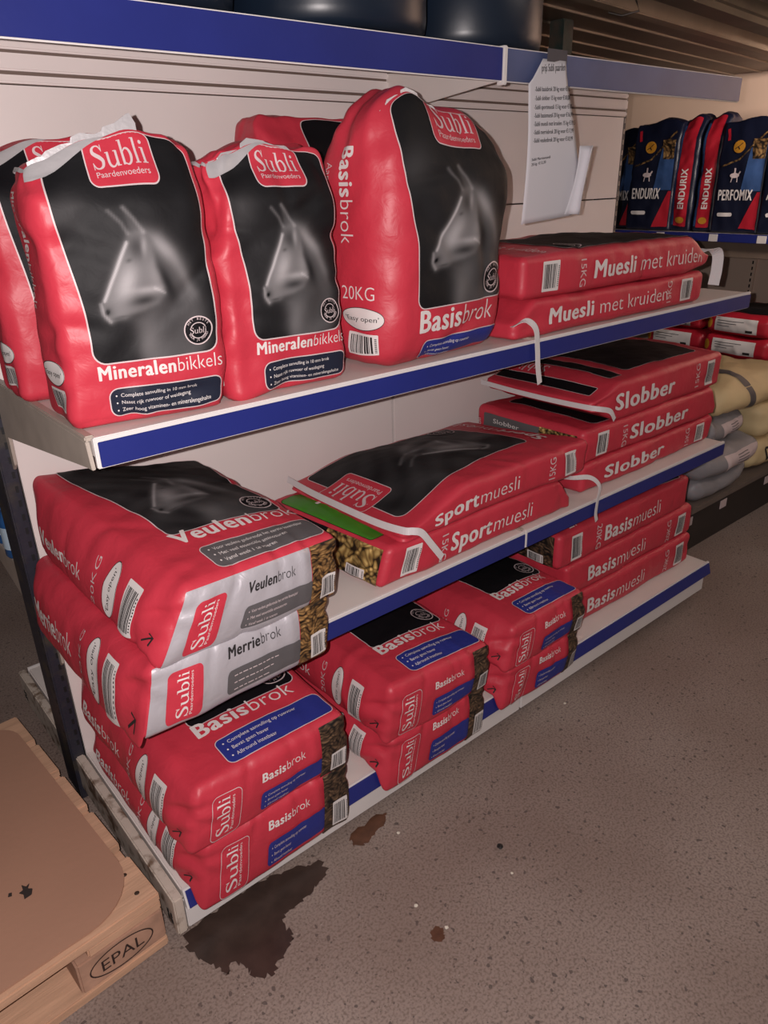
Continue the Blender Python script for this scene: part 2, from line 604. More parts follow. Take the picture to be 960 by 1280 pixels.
# ------------------------------------------------------------------ sacks
class Sack:
    def __init__(s, W, Ln, T, r=0.025, bulge=(0.006, 0.006, 0.012, 0.0), seed=0, amp=0.003, ffd=None, hook=None, ncr=14, cramp=0.004, dents=()):
        s.h = np.array([W / 2, Ln / 2, T / 2])
        s.W, s.L, s.T = W, Ln, T
        s.r = min(r, T / 2 * .96, W / 2 * .96)
        s.bul = bulge
        s.amp = amp
        rs = np.random.RandomState(seed)
        s.nz = []
        for oc, (f, a) in enumerate(((9, 1.0), (19, .6), (38, .35), (75, .16))):
            for k in range(5):
                d = rs.normal(size=3)
                d /= np.linalg.norm(d)
                s.nz.append((d * f * (0.8 + .5 * rs.rand()) * 2, rs.rand() * 6.28, a / 2.2))
        s.cr = []
        for k in range(ncr):
            c = (rs.rand(3) * 2 - 1) * s.h
            ax = rs.choice(3, p=[.35, .35, .3])
            c[ax] = s.h[ax] * rs.choice([-1, 1])
            if rs.rand() < .6:      # towards an edge or a corner
                b = (ax + 1 + rs.randint(2)) % 3
                c[b] = s.h[b] * rs.choice([-1, 1]) * (.75 + .25 * rs.rand())
            d = rs.normal(size=3)
            d[ax] *= .1
            d /= np.linalg.norm(d)
            s.cr.append((c, d, .009 + .009 * rs.rand(), .03 + .08 * rs.rand(), cramp * (.4 + .8 * rs.rand()) * rs.choice([-1, -1, 1])))
        for c, d, wd, sg, A in dents:
            c = np.array(c) * s.h
            d = np.array(d, float)
            s.cr.append((c, d / np.linalg.norm(d), wd, sg, A))
        s.ffd = ffd or {}
        s.hook = hook
        s.V, s.F, s.MI, s.val, s.n = [], [], [], [], 0
        s.mats = []

    def surf(s, P, off=0.0):
        h = s.h
        inner = np.clip(P, -(h - s.r), h - s.r)
        d = P - inner
        n = np.linalg.norm(d, axis=1)[:, None]
        pos = inner + d / np.maximum(n, 1e-9) * s.r
        S = pos / h
        q = 1 - np.clip(S, -1, 1) ** 2
        B = s.bul
        o = pos.copy()
        o[:, 0] += B[0] * S[:, 0] * q[:, 1] * q[:, 2]
        o[:, 1] += B[1] * S[:, 1] * q[:, 0] * q[:, 2]
        o[:, 2] += np.where(S[:, 2] > 0, B[2], B[3]) * S[:, 2] * q[:, 0] * q[:, 1]
        N = S ** 5
        N /= np.linalg.norm(N, axis=1)[:, None] + 1e-9
        w = np.zeros(len(P))
        for f, ph, a in s.nz:
            w += a * np.sin(pos @ f + ph)
        w *= s.amp
        for c, dd, wd, sg, A in s.cr:
            e = pos - c
            w += A * np.exp(-(e @ dd / wd) ** 2 - (e * e).sum(1) / sg ** 2)
        # nothing pushes down through what carries the sack
        w = np.where(S[:, 2] < -.97, np.minimum(w, 0) * .3, w)
        o += N * (w + off)[:, None]
        t = (np.clip(S, -1, 1) + 1) / 2
        for (i, j, k), dl in s.ffd.items():
            wt = (t[:, 0] if i else 1 - t[:, 0]) * (t[:, 1] if j else 1 - t[:, 1]) * (t[:, 2] if k else 1 - t[:, 2])
            o += wt[:, None] * np.array(dl)
        if s.hook:
            o = s.hook(o, S, s)
        return o

    def fmap(s, face, uv):
        u, v = uv[:, 0], uv[:, 1]
        hw, hl, ht = s.h
        lu = {'front': hw, 'back': hw, 'top': hw, 'bottom': hw, 'left': hl, 'right': hl}[face]
        lv = {'top': hl, 'bottom': hl}.get(face, ht)
        u = np.clip(u, -lu, lu)
        v = np.clip(v, -lv, lv)
        k = np.ones(len(u))
        if face == 'front':
            return np.stack([u, -hl * k, v], 1)
        if face == 'back':
            return np.stack([-u, hl * k, v], 1)
        if face == 'top':
            return np.stack([u, v, ht * k], 1)
        if face == 'bottom':
            return np.stack([u, -v, -ht * k], 1)
        if face == 'left':
            return np.stack([-hw * k, -u, v], 1)
        return np.stack([hw * k, u, v], 1)

    def mi(s, mt):
        if mt not in s.mats:
            s.mats.append(mt)
        return s.mats.index(mt)

    def put(s, V3, F, mt, val=None):
        k = s.mi(mt)
        s.V.append(V3)
        s.F += [tuple(i + s.n for i in f) for f in F]
        s.MI += [k] * len(F)
        s.val.append(np.zeros(len(V3)) if val is None else val)
        s.n += len(V3)

    def body(s, mt, res=0.009):
        h = s.h
        idx = {}
        V, F = [], []
        ax = []
        for i in range(3):
            inn = max(h[i] - s.r, .001)
            mid = np.linspace(-inn, inn, max(3, int(2 * inn / res)) + 1)
            ed = inn + s.r * np.tan(np.linspace(0, math.pi / 4, 6))[1:]
            ax.append(np.concatenate([-ed[::-1], mid, ed]))
        for axis in range(3):
            b, c = (axis + 1) % 3, (axis + 2) % 3
            for sg in (-1, 1):
                g = []
                for p in ax[b]:
                    row = []
                    for q in ax[c]:
                        co = [0, 0, 0]
                        co[axis] = sg * h[axis]
                        co[b] = p
                        co[c] = q
                        key = tuple(round(x, 6) for x in co)
                        if key not in idx:
                            idx[key] = len(V)
                            V.append(co)
                        row.append(idx[key])
                    g.append(row)
                for i in range(len(g) - 1):
                    for j in range(len(g[0]) - 1):
                        f = (g[i][j], g[i + 1][j], g[i + 1][j + 1], g[i][j + 1])
                        F.append(f if sg > 0 else f[::-1])
        s.put(s.surf(np.array(V)), F, mt)

    LAY = [0.0, 0.0014, 0.0022, 0.0030, 0.0038, 0.0046]

    def dec(s, face, VF, mt, layer=1, val=None):
        V, F = VF
        if len(V) == 0:
            return
        s.put(s.surf(s.fmap(face, np.asarray(V, float)), s.LAY[layer]), F, mt, val)

    def rect(s, face, u0, u1, v0, v1, mt, layer=1, r=0.006, step=0.007, line=None, lw=0.0018):
        rows = rrows(u0, u1, v0, v1, r, step)
        s.dec(face, spans(rows, max(2, int((u1 - u0) / step))), mt, layer)
        if line:
            out = [(a, v) for v, a, b in rows] + [(b, v) for v, a, b in rows[::-1]]
            s.dec(face, stroke(out, lw, True), line, layer + 1)

    def text(s, face, body, u, v, size, mt, layer=3, style='r', rot=0.0, width=None, align='l'):
        lim = min(0.4, 0.012 / size)
        parts = body if isinstance(body, list) else [(body, style)]
        P, x = [], 0.0
        for b, st in parts:
            V, F, w = text2d(b, st, lim)
            P.append((V + (x, 0), F))
            x += w + (0.06 if st == 'b' else 0.05)
        V, F = merge2d(P)
        w = V[:, 0].max() * size
        sx = size * (width / w if width else 1)
        V = V * (sx, size)
        if align == 'c':
            V = V - (V[:, 0].max() / 2, 0)
        c, q = math.cos(R(rot)), math.sin(R(rot))
        V = np.stack([u + V[:, 0] * c - V[:, 1] * q, v + V[:, 0] * q + V[:, 1] * c], 1)
        s.dec(face, (V, F), mt, layer)

    def logo(s, face, u, v, width, mt, layer=3, rot=0.0, sub=True):
        k = width / LOGO_W
        c, q = math.cos(R(rot)), math.sin(R(rot))
        V = LOGO[0] * k
        V = np.stack([u + V[:, 0] * c - V[:, 1] * q, v + V[:, 0] * q + V[:, 1] * c], 1)
        s.dec(face, (V, LOGO[1]), mt, layer)
        if sub:
            d = -0.30 * k * 1.0
            s.text(face, 'Paardenvoeders', u - d * q * 1 + .0 * c, v + d * c, 0.27 * k, mt, layer, 'r', rot, width=width * 0.98)

    def barcode(s, face, cu, cv, w, h, seed=1, along='v', layer=1):
        s.rect(face, cu - w / 2, cu + w / 2, cv - h / 2, cv + h / 2, WHT, layer, r=0.002)
        rs = random.Random(seed)
        m = 0.10
        if along == 'v':      # bars run along v
            x = cu - w / 2 + w * m
            while x < cu + w * (.5 - m - .10):
                b = w * rs.choice([.02, .035, .055])
                s.dec(face, spans([(cv - h * .40 + h * .8 * k / 8, x, x + b) for k in range(9)], 1), INK, layer + 1)
                x += b + w * rs.choice([.02, .035, .05])
            for k in range(11):
                v0 = cv - h * .36 + h * .72 * k / 11
                s.dec(face, spans([(v0, cu + w * .40, cu + w * .46), (v0 + h * .035, cu + w * .40, cu + w * .46)], 1), INK, layer + 1)
        else:
            y = cv - h / 2 + h * m
            while y < cv + h * (.5 - m):
                b = h * rs.choice([.02, .035, .055])
                s.dec(face, spans([(y, cu - w * .4, cu + w * .4), (y + b, cu - w * .4, cu + w * .4)], 6), INK, layer + 1)
                y += b + h * rs.choice([.02, .035, .05])

    def emblem(s, face, cu, cv, r, layer=3, mt=None):
        mt = mt or PALE
        s.dec(face, spans(ell_rows(cu, cv, r, r), 8), BLK, layer - 1)
        ring = lambda q, a0=0, a1=360: [(cu + q * math.cos(R(t)), cv + q * math.sin(R(t))) for t in np.linspace(a0, a1, 40)]
        s.dec(face, stroke(ring(r)[:-1], r * .09, True), mt, layer)
        s.dec(face, stroke(ring(r * .56, 25, 155), r * .06), mt, layer)
        s.dec(face, stroke(ring(r * .56, 205, 335), r * .06), mt, layer)
        s.logo(face, cu - r * .60, cv - r * .20, r * 1.2, mt, layer, sub=False)
        for word, top in (('HET BESTE', True), ('VOOR JE PAARD', False)):
            n = len(word)
            for i, ch in enumerate(word):
                if ch == ' ':
                    continue
                t = (i - (n - 1) / 2) / n * (120 if top else 150)
                ang = 90 - t if top else 270 + t
                s.text(face, ch, cu + r * .76 * math.cos(R(ang)), cv + r * .76 * math.sin(R(ang)) - 0, r * .24, mt, layer, 'r', (ang - 90) if top else (ang + 90), align='c')

    def build(s, name, parent, res=None):
        me = bpy.data.meshes.new(name)
        V = np.vstack(s.V)
        me.from_pydata(V.tolist(), [], s.F)
        for mt in s.mats:
            me.materials.append(mt)
        me.polygons.foreach_set('material_index', s.MI)
        me.polygons.foreach_set('use_smooth', [True] * len(s.F))
        at = me.attributes.new('print', 'FLOAT', 'POINT')
        at.data.foreach_set('value', np.concatenate(s.val).astype(np.float32))
        me.update()
        o = bpy.data.objects.new(name, me)
        C.objects.link(o)
        o.parent = parent
        return o


LINES = {
    'basis': ['Complete aanvulling op ruwvoer', 'Bevat geen haver', 'Allround inzetbaar'],
    'veulen': ['Voor veulens gedurende het eerste levensjaar', 'Met veel essentiële aminozuren', 'Vanaf week 1 te voeren'],
    'mineral': ['Complete aanvulling in 10 mm brok', 'Naast rijk ruwvoer of weidegang', 'Zeer hoog vitaminen- en mineralengehalte'],
}


def bullets(s, face, lines, u0, v1, size, gap, mt=WHT, layer=4, wmax=None, rot=0):
    for i, t in enumerate(lines):
        v = v1 - gap * i
        if not t:      # too small to read: a run of short marks
            rs = random.Random(i + 7)
            x = u0 + size * .75
            while x < u0 + (wmax or .1) * (.9 - .1 * i):
                w = size * rs.uniform(.8, 2.4)
                s.dec(face, stroke([(x, v + size * .3), (x + w, v + size * .3)], size * .2), mt, layer)
                x += w + size * .5
            continue
        s.dec(face, spans(ell_rows(u0, v + size * .3, size * .16, size * .16, 8), 2), mt, layer)
        w = text2d(t, 'r', min(.4, .012 / size))[2] * size
        s.text(face, t, u0 + size * .75, v, size, mt, layer, 'r', 0, width=min(w, wmax) if wmax else None)


def art_cover(s, face, W, L, title, box, lines, horse=True, top_logo=True, emblem=True, v_title=.205, tsize=None, detail=1, boxpos=(.03, .155), pan=(-.31, .43), panv=(.265, .985), tail=True):
    """printed front of a sack; b runs 0 (bottom end) to 1 (mouth)"""
    bv = lambda b: (b - .5) * L
    # portrait panel with its wavy left edge and thin pale outline
    rows = []
    v0, v1 = bv(panv[0]), bv(panv[1])
    stp = 0.0024 if horse else 0.008
    n = int((v1 - v0) / stp)
    base = rrows(0, 1, v0, v1, 0.02, (v1 - v0) / n)
    for v, a, b in base:
        t = (v - v0) / (v1 - v0)
        lft = (pan[0] + .035 * math.sin(t * 5.2 + .5) * (1 - .4 * t) - .05 * t) * W
        rgt = (pan[1] - .03 * math.sin(t * 4.5) * t + .01 * t) * W
        rows.append((v, lft + a, rgt - (1 - b)))
    nu = int(.74 * W / stp)
    V, F = spans(rows, nu)
    if horse:
        a = np.tile(np.linspace(0, 1, nu + 1), len(rows))
        b = (V[:, 1] - v0) / (v1 - v0)
        hv = horse_val(a, b)
        if face == 'top':      # lying sacks: film of feed dust, and sheen painted into the print
            hv = hv * .6 + .020 + .014 * np.sin(a * 17 + 3 * np.sin(b * 9)) * np.sin(b * 21 + a * 6)
        s.dec(face, (V, F), HORSE, 1, np.clip(hv, 0, 1))
    else:
        s.dec(face, (V, F), BLK, 1)
    out = [(a, v) for v, a, b in rows] + [(b, v) for v, a, b in rows[::-1]]
    s.dec(face, stroke(out, 0.0022, True), PALE, 2)
    if top_logo:
        s.rect(face, -.15 * W, .24 * W, bv(.84), bv(.99), RED, 2, r=.012, line=PALE)
        s.logo(face, -.11 * W, bv(.895), .31 * W, PALE, 4)
    if emblem:
        s.emblem(face, .33 * W, bv(panv[0] + .085), .085 * W, 4)
    # product name
    ts = tsize or .155 * W
    s.text(face, [(title[0], 'b'), (title[1], 'l')], -.30 * W, bv(v_title), ts, WHT, 3, width=.76 * W if len(title[0]) + len(title[1]) > 9 else .66 * W)
    if box:
        s.rect(face, -.25 * W, .46 * W, bv(boxpos[0]), bv(boxpos[1]), box, 1, r=.014, line=PALE)
        h = (boxpos[1] - boxpos[0]) * L
        bullets(s, face, lines, -.21 * W, bv(boxpos[1]) - h * .30, h * .185, h * .26, wmax=.58 * W)


def easy_oval(s, face, cu, cv, a, b, rot=90):
    s.dec(face, spans(ell_rows(cu, cv, a, b), 8), WHT, 1)
    s.dec(face, stroke([(cu + a * math.cos(t), cv + b * math.sin(t)) for t in np.linspace(0, 2 * math.pi, 40)[:-1]], .0012, True), INK, 2)
    ln = (b if rot else a) * 1.55
    sz = (a if rot else b) * .62
    c, q = math.cos(R(rot)), math.sin(R(rot))
    s.text(face, "'Easy open'", cu - ln / 2 * c + sz * .3 * q, cv - ln / 2 * q - sz * .3 * c, sz, INK, 3, 'r', rot, width=ln)


def arrow_mark(s, face, u, v, k=.008):
    s.dec(face, stroke([(u - k, v - k * .6), (u + k, v + k * .5)], k * .28), INK, 2)
    s.dec(face, stroke([(u + k * .2, v + k), (u + k, v + k * .5), (u + k * .7, v - k * .7)], k * .28), INK, 2)


def art_side_brok(s, face, L, T, title, kg='20KG', sg=1, seed=1):
    """gusset: name, weight, oval, barcode; bottom end at u=+L/2 on the left face"""
    s.text(face, [(title[0], 'b'), (title[1], 'l')], -.36 * L, -.16 * T, .30 * T, WHT, 2, width=.36 * L if len(title[0] + title[1]) < 12 else .42 * L)
    s.text(face, kg, .105 * L, -.34 * T, .17 * T, PALE, 2, 'l', 90, width=.62 * T)
    easy_oval(s, face, .20 * L, -.0 * T, .040 * L, .36 * T)
    s.barcode(face, .325 * L, -.03 * T, .085 * L, .66 * T, seed)
    arrow_mark(s, face, .44 * L, -.22 * T, .010)


def art_end_brok(s, W, T, title, style, lines, seed=1):
    f = 'front'
    if style == 'basis':
        bg, ink, strip, lb = None, WHT, BLUE, RED
        pel = PELD
    else:
        bg, ink, strip, lb = SILV, INK, GRAY, RED
        pel = PEL
        s.rect(f, -.47 * W, .30 * W, -.47 * T, .46 * T, SILV, 1, r=.003)
    s.rect(f, -.39 * W, -.225 * W, -.37 * T, .28 * T, lb, 2, r=.01, line=PALE if style == 'basis' else None, lw=.0012)
    s.logo(f, -.295 * W, -.31 * T, .54 * T, WHT, 4, 90)
    s.text(f, [(title[0], 'b'), (title[1], 'l')], -.10 * W, .13 * T, .072 * W, ink, 3, width=.29 * W)
    s.rect(f, -.10 * W, .31 * W, -.32 * T, -.04 * T, strip, 2, r=.008)
    bullets(s, f, lines, -.075 * W, -.125 * T, .052 * T, .080 * T, PALE, 4, wmax=.27 * W)
    s.rect(f, .30 * W, .5 * W, -.5 * T, .46 * T, pel, 3, r=.003)
    s.barcode(f, .415 * W, -.22 * T, .10 * W, .30 * T, seed, layer=4)


def art_side_muesli(s, face, L, T, title, kg, sg, seed=1, long=False):
    """sg=+1 : bottom end at u=+L/2 (left face); -1 : at u=-L/2 (right face)"""
    s.barcode(face, sg * .385 * L, .0, .070 * L, .70 * T, seed)
    s.text(face, kg, sg * .27 * L + .012, .36 * T, .032, PALE, 2, 'r', -90 if sg < 0 else 90, width=.72 * T) if sg < 0 else \
        s.text(face, kg, sg * .27 * L + .012, -.36 * T, .032, PALE, 2, 'r', 90, width=.72 * T)
    w = (.62 if long else .44) * L
    u0 = -.36 * L if sg > 0 else (-.20 * L if not long else -.19 * L)
    s.text(face, [(title[0], 'b'), (title[1], 'l')], u0, -.20 * T, min(.075, .62 * T), WHT, 2, width=w)


def art_end_muesli(s, W, T, style, seed=1):
    f = 'front'
    if style == 'slobber':
        s.rect(f, -.42 * W, .18 * W, -.42 * T, .32 * T, GRAY, 1, r=.006)
        s.text(f, 'Slobber', -.32 * W, .06 * T, .20 * T, WHT, 3, 'r', width=.26 * W)
        s.text(f, 'Subli', -.445 * W, -.36 * T, .06 * W, PALE, 3, 'r', 90)
        s.rect(f, .12 * W, .44 * W, -.42 * T, .34 * T, MUE, 2, r=.003)
    elif style == 'sport':
        s.rect(f, -.30 * W, .30 * W, -.46 * T, .42 * T, BLK, 1, r=.01)
        s.rect(f, -.30 * W, .05 * W, -.46 * T, -.18 * T, GREEN, 2, r=.01)
        s.rect(f, .04 * W, .46 * W, -.48 * T, .42 * T, MUE, 3, r=.003)
    else:
        s.rect(f, -.30 * W, .45 * W, -.46 * T, .42 * T, PELD, 2, r=.004)
        s.rect(f, -.48 * W, -.30 * W, -.46 * T, .42 * T, BLUE, 1, r=.006)
    s.barcode(f, .30 * W, -.28 * T, .14 * W, .24 * T, seed, layer=4)


def ribbon(name, pts, wv, width, th, mt, parent=None, sub=6, twist=None):
    """paper strip along pts (world), its width along wv; parented keeping its place"""
    c = smooth_curve(pts, sub)
    V, F = [], []
    wv = np.array(wv, float)
    wv /= np.linalg.norm(wv)
    T = np.gradient(c, axis=0)
    T /= np.linalg.norm(T, axis=1)[:, None]
    for i, (p, t) in enumerate(zip(c, T)):
        w = wv - t * (wv @ t)
        w /= np.linalg.norm(w) + 1e-9
        if twist:
            a = twist * i / len(c)
            n0 = np.cross(t, w)
            w = w * math.cos(a) + n0 * math.sin(a)
        n = np.cross(t, w)
        for a, b in ((-1, -1), (1, -1), (1, 1), (-1, 1)):
            V.append(p + w * a * width / 2 + n * b * th / 2)
    for i in range(len(c) - 1):
        for k in range(4):
            F.append((i * 4 + k, i * 4 + (k + 1) % 4, i * 4 + 4 + (k + 1) % 4, i * 4 + 4 + k))
    F.append((0, 1, 2, 3))
    q = (len(c) - 1) * 4
    F.append((q + 3, q + 2, q + 1, q))
    V = np.array(V)
    if parent:
        Mi = np.array(Matrix.LocRotScale(parent.location, parent.rotation_euler.to_quaternion(), None).inverted())
        V = V @ Mi[:3, :3].T + Mi[:3, 3]
    me = bpy.data.meshes.new(name)
    me.from_pydata(V.tolist(), [], F)
    me.materials.append(mt)
    me.update()
    o = bpy.data.objects.new(name, me)
    C.objects.link(o)
    if parent:
        o.parent = parent
    return o


# ------------------------------------------------------------------ setting
def floor_mat():
    mt = bpy.data.materials.new('worn_concrete')
    mt.use_nodes = True
    N, L = mt.node_tree.nodes, mt.node_tree.links
    b = N['Principled BSDF']
    b.inputs['Roughness'].default_value = 0.62
    tc = N.new('ShaderNodeTexCoord')

    def noise(sc, det=4):
        n = N.new('ShaderNodeTexNoise')
        n.inputs['Scale'].default_value = sc
        n.inputs['Detail'].default_value = det
        L.new(tc.outputs['Object'], n.inputs['Vector'])
        return n.outputs['Fac']

    def ramp(src, stops):
        r = N.new('ShaderNodeValToRGB')
        e = r.color_ramp.elements
        while len(e) < len(stops):
            e.new(.5)
        for k, (p, c) in zip(e, stops):
            k.position = p
            k.color = lin(c)
        L.new(src, r.inputs[0])
        return r.outputs[0]

    def mix(fac, a, bb, mode='MIX'):
        x = N.new('ShaderNodeMix')
        x.data_type = 'RGBA'
        x.blend_type = mode
        if isinstance(fac, float):
            x.inputs['Factor'].default_value = fac
        else:
            L.new(fac, x.inputs['Factor'])
        for s_, i in ((a, 6), (bb, 7)):
            L.new(s_, x.inputs[i])
        return x.outputs[2]
    wn = N.new('ShaderNodeTexNoise')
    wn.inputs['Scale'].default_value = 60
    L.new(tc.outputs['Object'], wn.inputs['Vector'])
    wv = N.new('ShaderNodeVectorMath')
    wv.operation = 'MULTIPLY_ADD'
    wv.inputs[1].default_value = (.016, .016, .016)
    L.new(wn.outputs['Color'], wv.inputs[0])
    L.new(tc.outputs['Object'], wv.inputs[2])
    base = ramp(noise(1.1, 6), [(.30, '7d6c64'), (.5, '8d7d75'), (.72, '978981')])
    fine = ramp(noise(190, 2), [(.35, 'b5b0ad'), (.55, 'ffffff')])
    c = mix(0.75, base, fine, 'MULTIPLY')
    for sc, th, colr, rnd in ((75, .30, '453d3b', .36), (170, .40, '51463f', .34), (120, .24, 'bdb5ad', .12)):
        v = N.new('ShaderNodeTexVoronoi')
        v.inputs['Scale'].default_value = sc
        L.new(wv.outputs[0], v.inputs['Vector'])
        sep = N.new('ShaderNodeSeparateColor')
        L.new(v.outputs['Color'], sep.inputs[0])
        # only some cells carry a stone, of varied size
        m1 = N.new('ShaderNodeMath')
        m1.operation = 'SUBTRACT'
        m1.inputs[0].default_value = rnd
        L.new(sep.outputs[0], m1.inputs[1])
        m2 = N.new('ShaderNodeMath')
        m2.operation = 'MULTIPLY'
        m2.inputs[1].default_value = 1.0
        L.new(m1.outputs[0], m2.inputs[0])
        m3 = N.new('ShaderNodeMath')
        m3.operation = 'MINIMUM'
        m3.inputs[1].default_value = th
        L.new(m2.outputs[0], m3.inputs[0])
        m4 = N.new('ShaderNodeMath')
        m4.operation = 'LESS_THAN'
        L.new(v.outputs['Distance'], m4.inputs[0])
        L.new(m3.outputs[0], m4.inputs[1])
        rgb = N.new('ShaderNodeRGB')
        rgb.outputs[0].default_value = lin(colr)
        m5 = N.new('ShaderNodeMath')
        m5.operation = 'MULTIPLY'
        m5.inputs[1].default_value = .8
        L.new(m4.outputs[0], m5.inputs[0])
        c = mix(m5.outputs[0], c, rgb.outputs[0])
    blot = ramp(noise(2.3, 5), [(.34, '000000'), (.62, 'ffffff')])
    rgb = N.new('ShaderNodeRGB')
    rgb.outputs[0].default_value = lin('6a564c')
    inv = N.new('ShaderNodeMath')
    inv.operation = 'MULTIPLY_ADD'
    inv.inputs[1].default_value = -.38
    inv.inputs[2].default_value = .38
    L.new(blot, inv.inputs[0])
    c = mix(inv.outputs[0], c, rgb.outputs[0])
    L.new(c, b.inputs['Base Color'])
    bp = N.new('ShaderNodeBump')
    bp.inputs['Strength'].default_value = .25
    bp.inputs['Distance'].default_value = .003
    L.new(noise(120, 4), bp.inputs['Height'])
    L.new(bp.outputs[0], b.inputs['Normal'])
    return mt


fo = MB().box(-3.2, 4.35, -4.0, 3.0, -0.12, 0).build('floor', floor_mat())
struct(fo, 'grey speckled concrete shop floor')
WALLM = mat('end_wall_beige', 'c4ab98', 0.7, bump=0.06, bscale=60, var=0.05, vscale=3)
struct(MB().box(4.2, 4.3, -4.0, 2.9, 0, 2.9).build('wall_right', WALLM), 'pinkish beige end wall behind the far rack')
struct(MB().box(-3.2, 4.2, 2.6, 2.7, 0, 2.9).build('wall_back', mat('wall_dim', '6f655e', 0.8)), 'dim wall behind the shelving')

# ribbed metal ceiling deck behind and beyond the shelving, with its edge beam
DECKM = mat('deck_metal', '6a5a4c', 0.42, metal=0.55, bump=0.12, bscale=9, var=0.25, vscale=5)
RIBM = mat('deck_seam_lit', 'a79684', 0.45, metal=0.3)  # seams paler than the deck: caught light put into their colour
dk = MB()
MX = Matrix.Translation((1.33, 0.0, 1.86)) @ Matrix.Rotation(math.atan(0.12), 4, 'Z')
dk.box(0, 2.98, 0.0, 2.2, 0, 0.02, M=MX)
deck = dk.build('ceiling', DECKM)
struct(deck, 'ribbed metal ceiling deck above the shelving')
sm = MB()
for k in range(14):
    sm.box(0, 2.98, 0.145 + k * 0.15, 0.151 + k * 0.15, -0.006, 0.0, M=MX)
so = sm.build('seam_flanges', RIBM, deck)
bm_ = MB()
bm_.box(0.0, 2.98, -0.02, 0.03, -0.015, 0.05, .003, M=MX)
struct(bm_.build('trim_1', mat('beam_edge', '8f7f6e', 0.5, metal=0.3, var=.15)), 'pale steel edge strip of the ceiling deck')
bm2 = MB()
bm2.box(0.0, 2.98, -0.075, -0.035, 0.03, 0.09, .004, M=MX)
bm2.box(0.0, 2.98, -0.20, -0.08, 0.0, 0.10, .02, M=MX)
bm2.box(0.0, 2.98, -0.42, -0.24, 0.03, 0.13, .02, M=MX)
struct(bm2.build('trim_2', mat('beam_olive', '5d5647', 0.5, metal=0.4, var=.2)), 'olive brown steel beam along the deck edge')
hk = MB().tube([(2.02, 0.03, 1.90), (2.03, 0.02, 1.86), (2.05, 0.02, 1.835), (2.02, 0.06, 1.825), (1.99, 0.09, 1.835)], .003)
tag(hk.build('wire_hook', mat('wire', '4a4440', .4, metal=.6)), 'thin bent wire hook hanging from the edge of the ribbed metal ceiling deck', 'hook')

POST = mat('post_green', '2c3a36', 0.55, bump=.3, bscale=30, dirt='4a4038', dscale=9)
po = MB().box(2.065, 2.125, 0.32, 0.38, 0, 1.86, .004)
struct(po.build('trim_3', POST), 'dark green steel column behind the shelving')


# -------- gondola shelving
def shelf_level(x0, top, depth, label, name='shelf', under=False, brackets=(True, False), group=None, tall=True, back=False, strip0=0.0, strip=None):
    t = thing(name, label, 'shelf', (x0, 0, top), 0, group)
    sg = -1 if not back else 1
    yb = 0.0 if not back else 0.10
    Y = lambda d: yb + sg * d
    yy = lambda a, b: (min(Y(a), Y(b)), max(Y(a), Y(b)))
    L_ = 1.0
    tr = MB()
    a, b = yy(0.004, depth - .008)
    if under:
        tr.box(.002, L_ - .002, a, b, .002, .012, .002)
    else:
        tr.box(.002, L_ - .002, a, b, -.030, 0, .0025)
    tr.build('shelf_board', WHITE_METAL, t)
    a, b = yy(depth - .008, depth)
    MB().box(.001, L_ - .001, a, b, -.045 if not under else -.052, .003 if not under else .010, .0015).build('price_rail', RAILEDGE, t)
    a, b = yy(depth, depth + .003)
    MB().box(.006 + strip0, L_ - .004, a, b, -.043 if not under else -.050, -.004 if not under else .008, .001).build('rail_strip', strip or RAILBLUE, t)
    for k, on in enumerate(brackets):
        if not on:
            continue
        xs = -.004 if k == 0 else L_ - .002
        pts = [(Y(.002), -.002), (Y(depth - .012), -.004), (Y(depth - .004), -.046), (Y(depth - .03), -.048), (Y(.10), -.098), (Y(.025), -.108), (Y(.022), -.165), (Y(.004), -.180), (Y(-.012), -.15)]
        if under:
            pts = [(Y(.002), -.0), (Y(depth - .008), -.0), (Y(depth - .004), -.050), (Y(depth - .05), -.054), (Y(.002), -.088)]
        MB().prism(pts, 'x', xs - .003, xs + .003, .001).build('bracket', WHITE_METAL if under else GREYMET, t)
        if under:
            MB().box(xs - .006, xs + .006, Y(depth + .007), Y(depth - .012), -.058, .012, .002).build('joint_cap', RAILEDGE, t)
        if k == 0:
            a, b = yy(.004, depth - .012)
            MB().box(xs - .003, xs + .012, a, b, -.004, .004, .002).build('bracket_flange', GREYMET, t)
    return t


LV = {'top': 1.605, 'third': 1.040, 'second': 0.567}
shelf_level(0, LV['third'], .498, 'upper grey white shelf at the left end carrying the upright feed sacks', group='gondola shelves')
shelf_level(1, LV['third'], .498, 'upper grey white shelf at the right end carrying the two herb muesli sacks', brackets=(True, False), group='gondola shelves')
shelf_level(0, LV['second'], .498, 'middle white shelf at the left end under the sport muesli sacks', group='gondola shelves')
shelf_level(1, LV['second'], .498, 'middle white shelf at the right end carrying the three mash sacks', brackets=(True, False), group='gondola shelves')
shelf_level(0, LV['top'], .369, 'top shelf at the left end with blue front edge carrying the dark drums', under=True, brackets=(True, False), group='gondola shelves')
shelf_level(1, LV['top'], .369, 'top shelf at the right end with a faded blue grey front edge and hanging paper', under=True, brackets=(True, False), group='gondola shelves', strip=RAILFADE)
shelf_level(0, LV['second'], .36, 'white shelf on the far side of the shelving seen left of the navy upright', back=True, group='far side shelves')


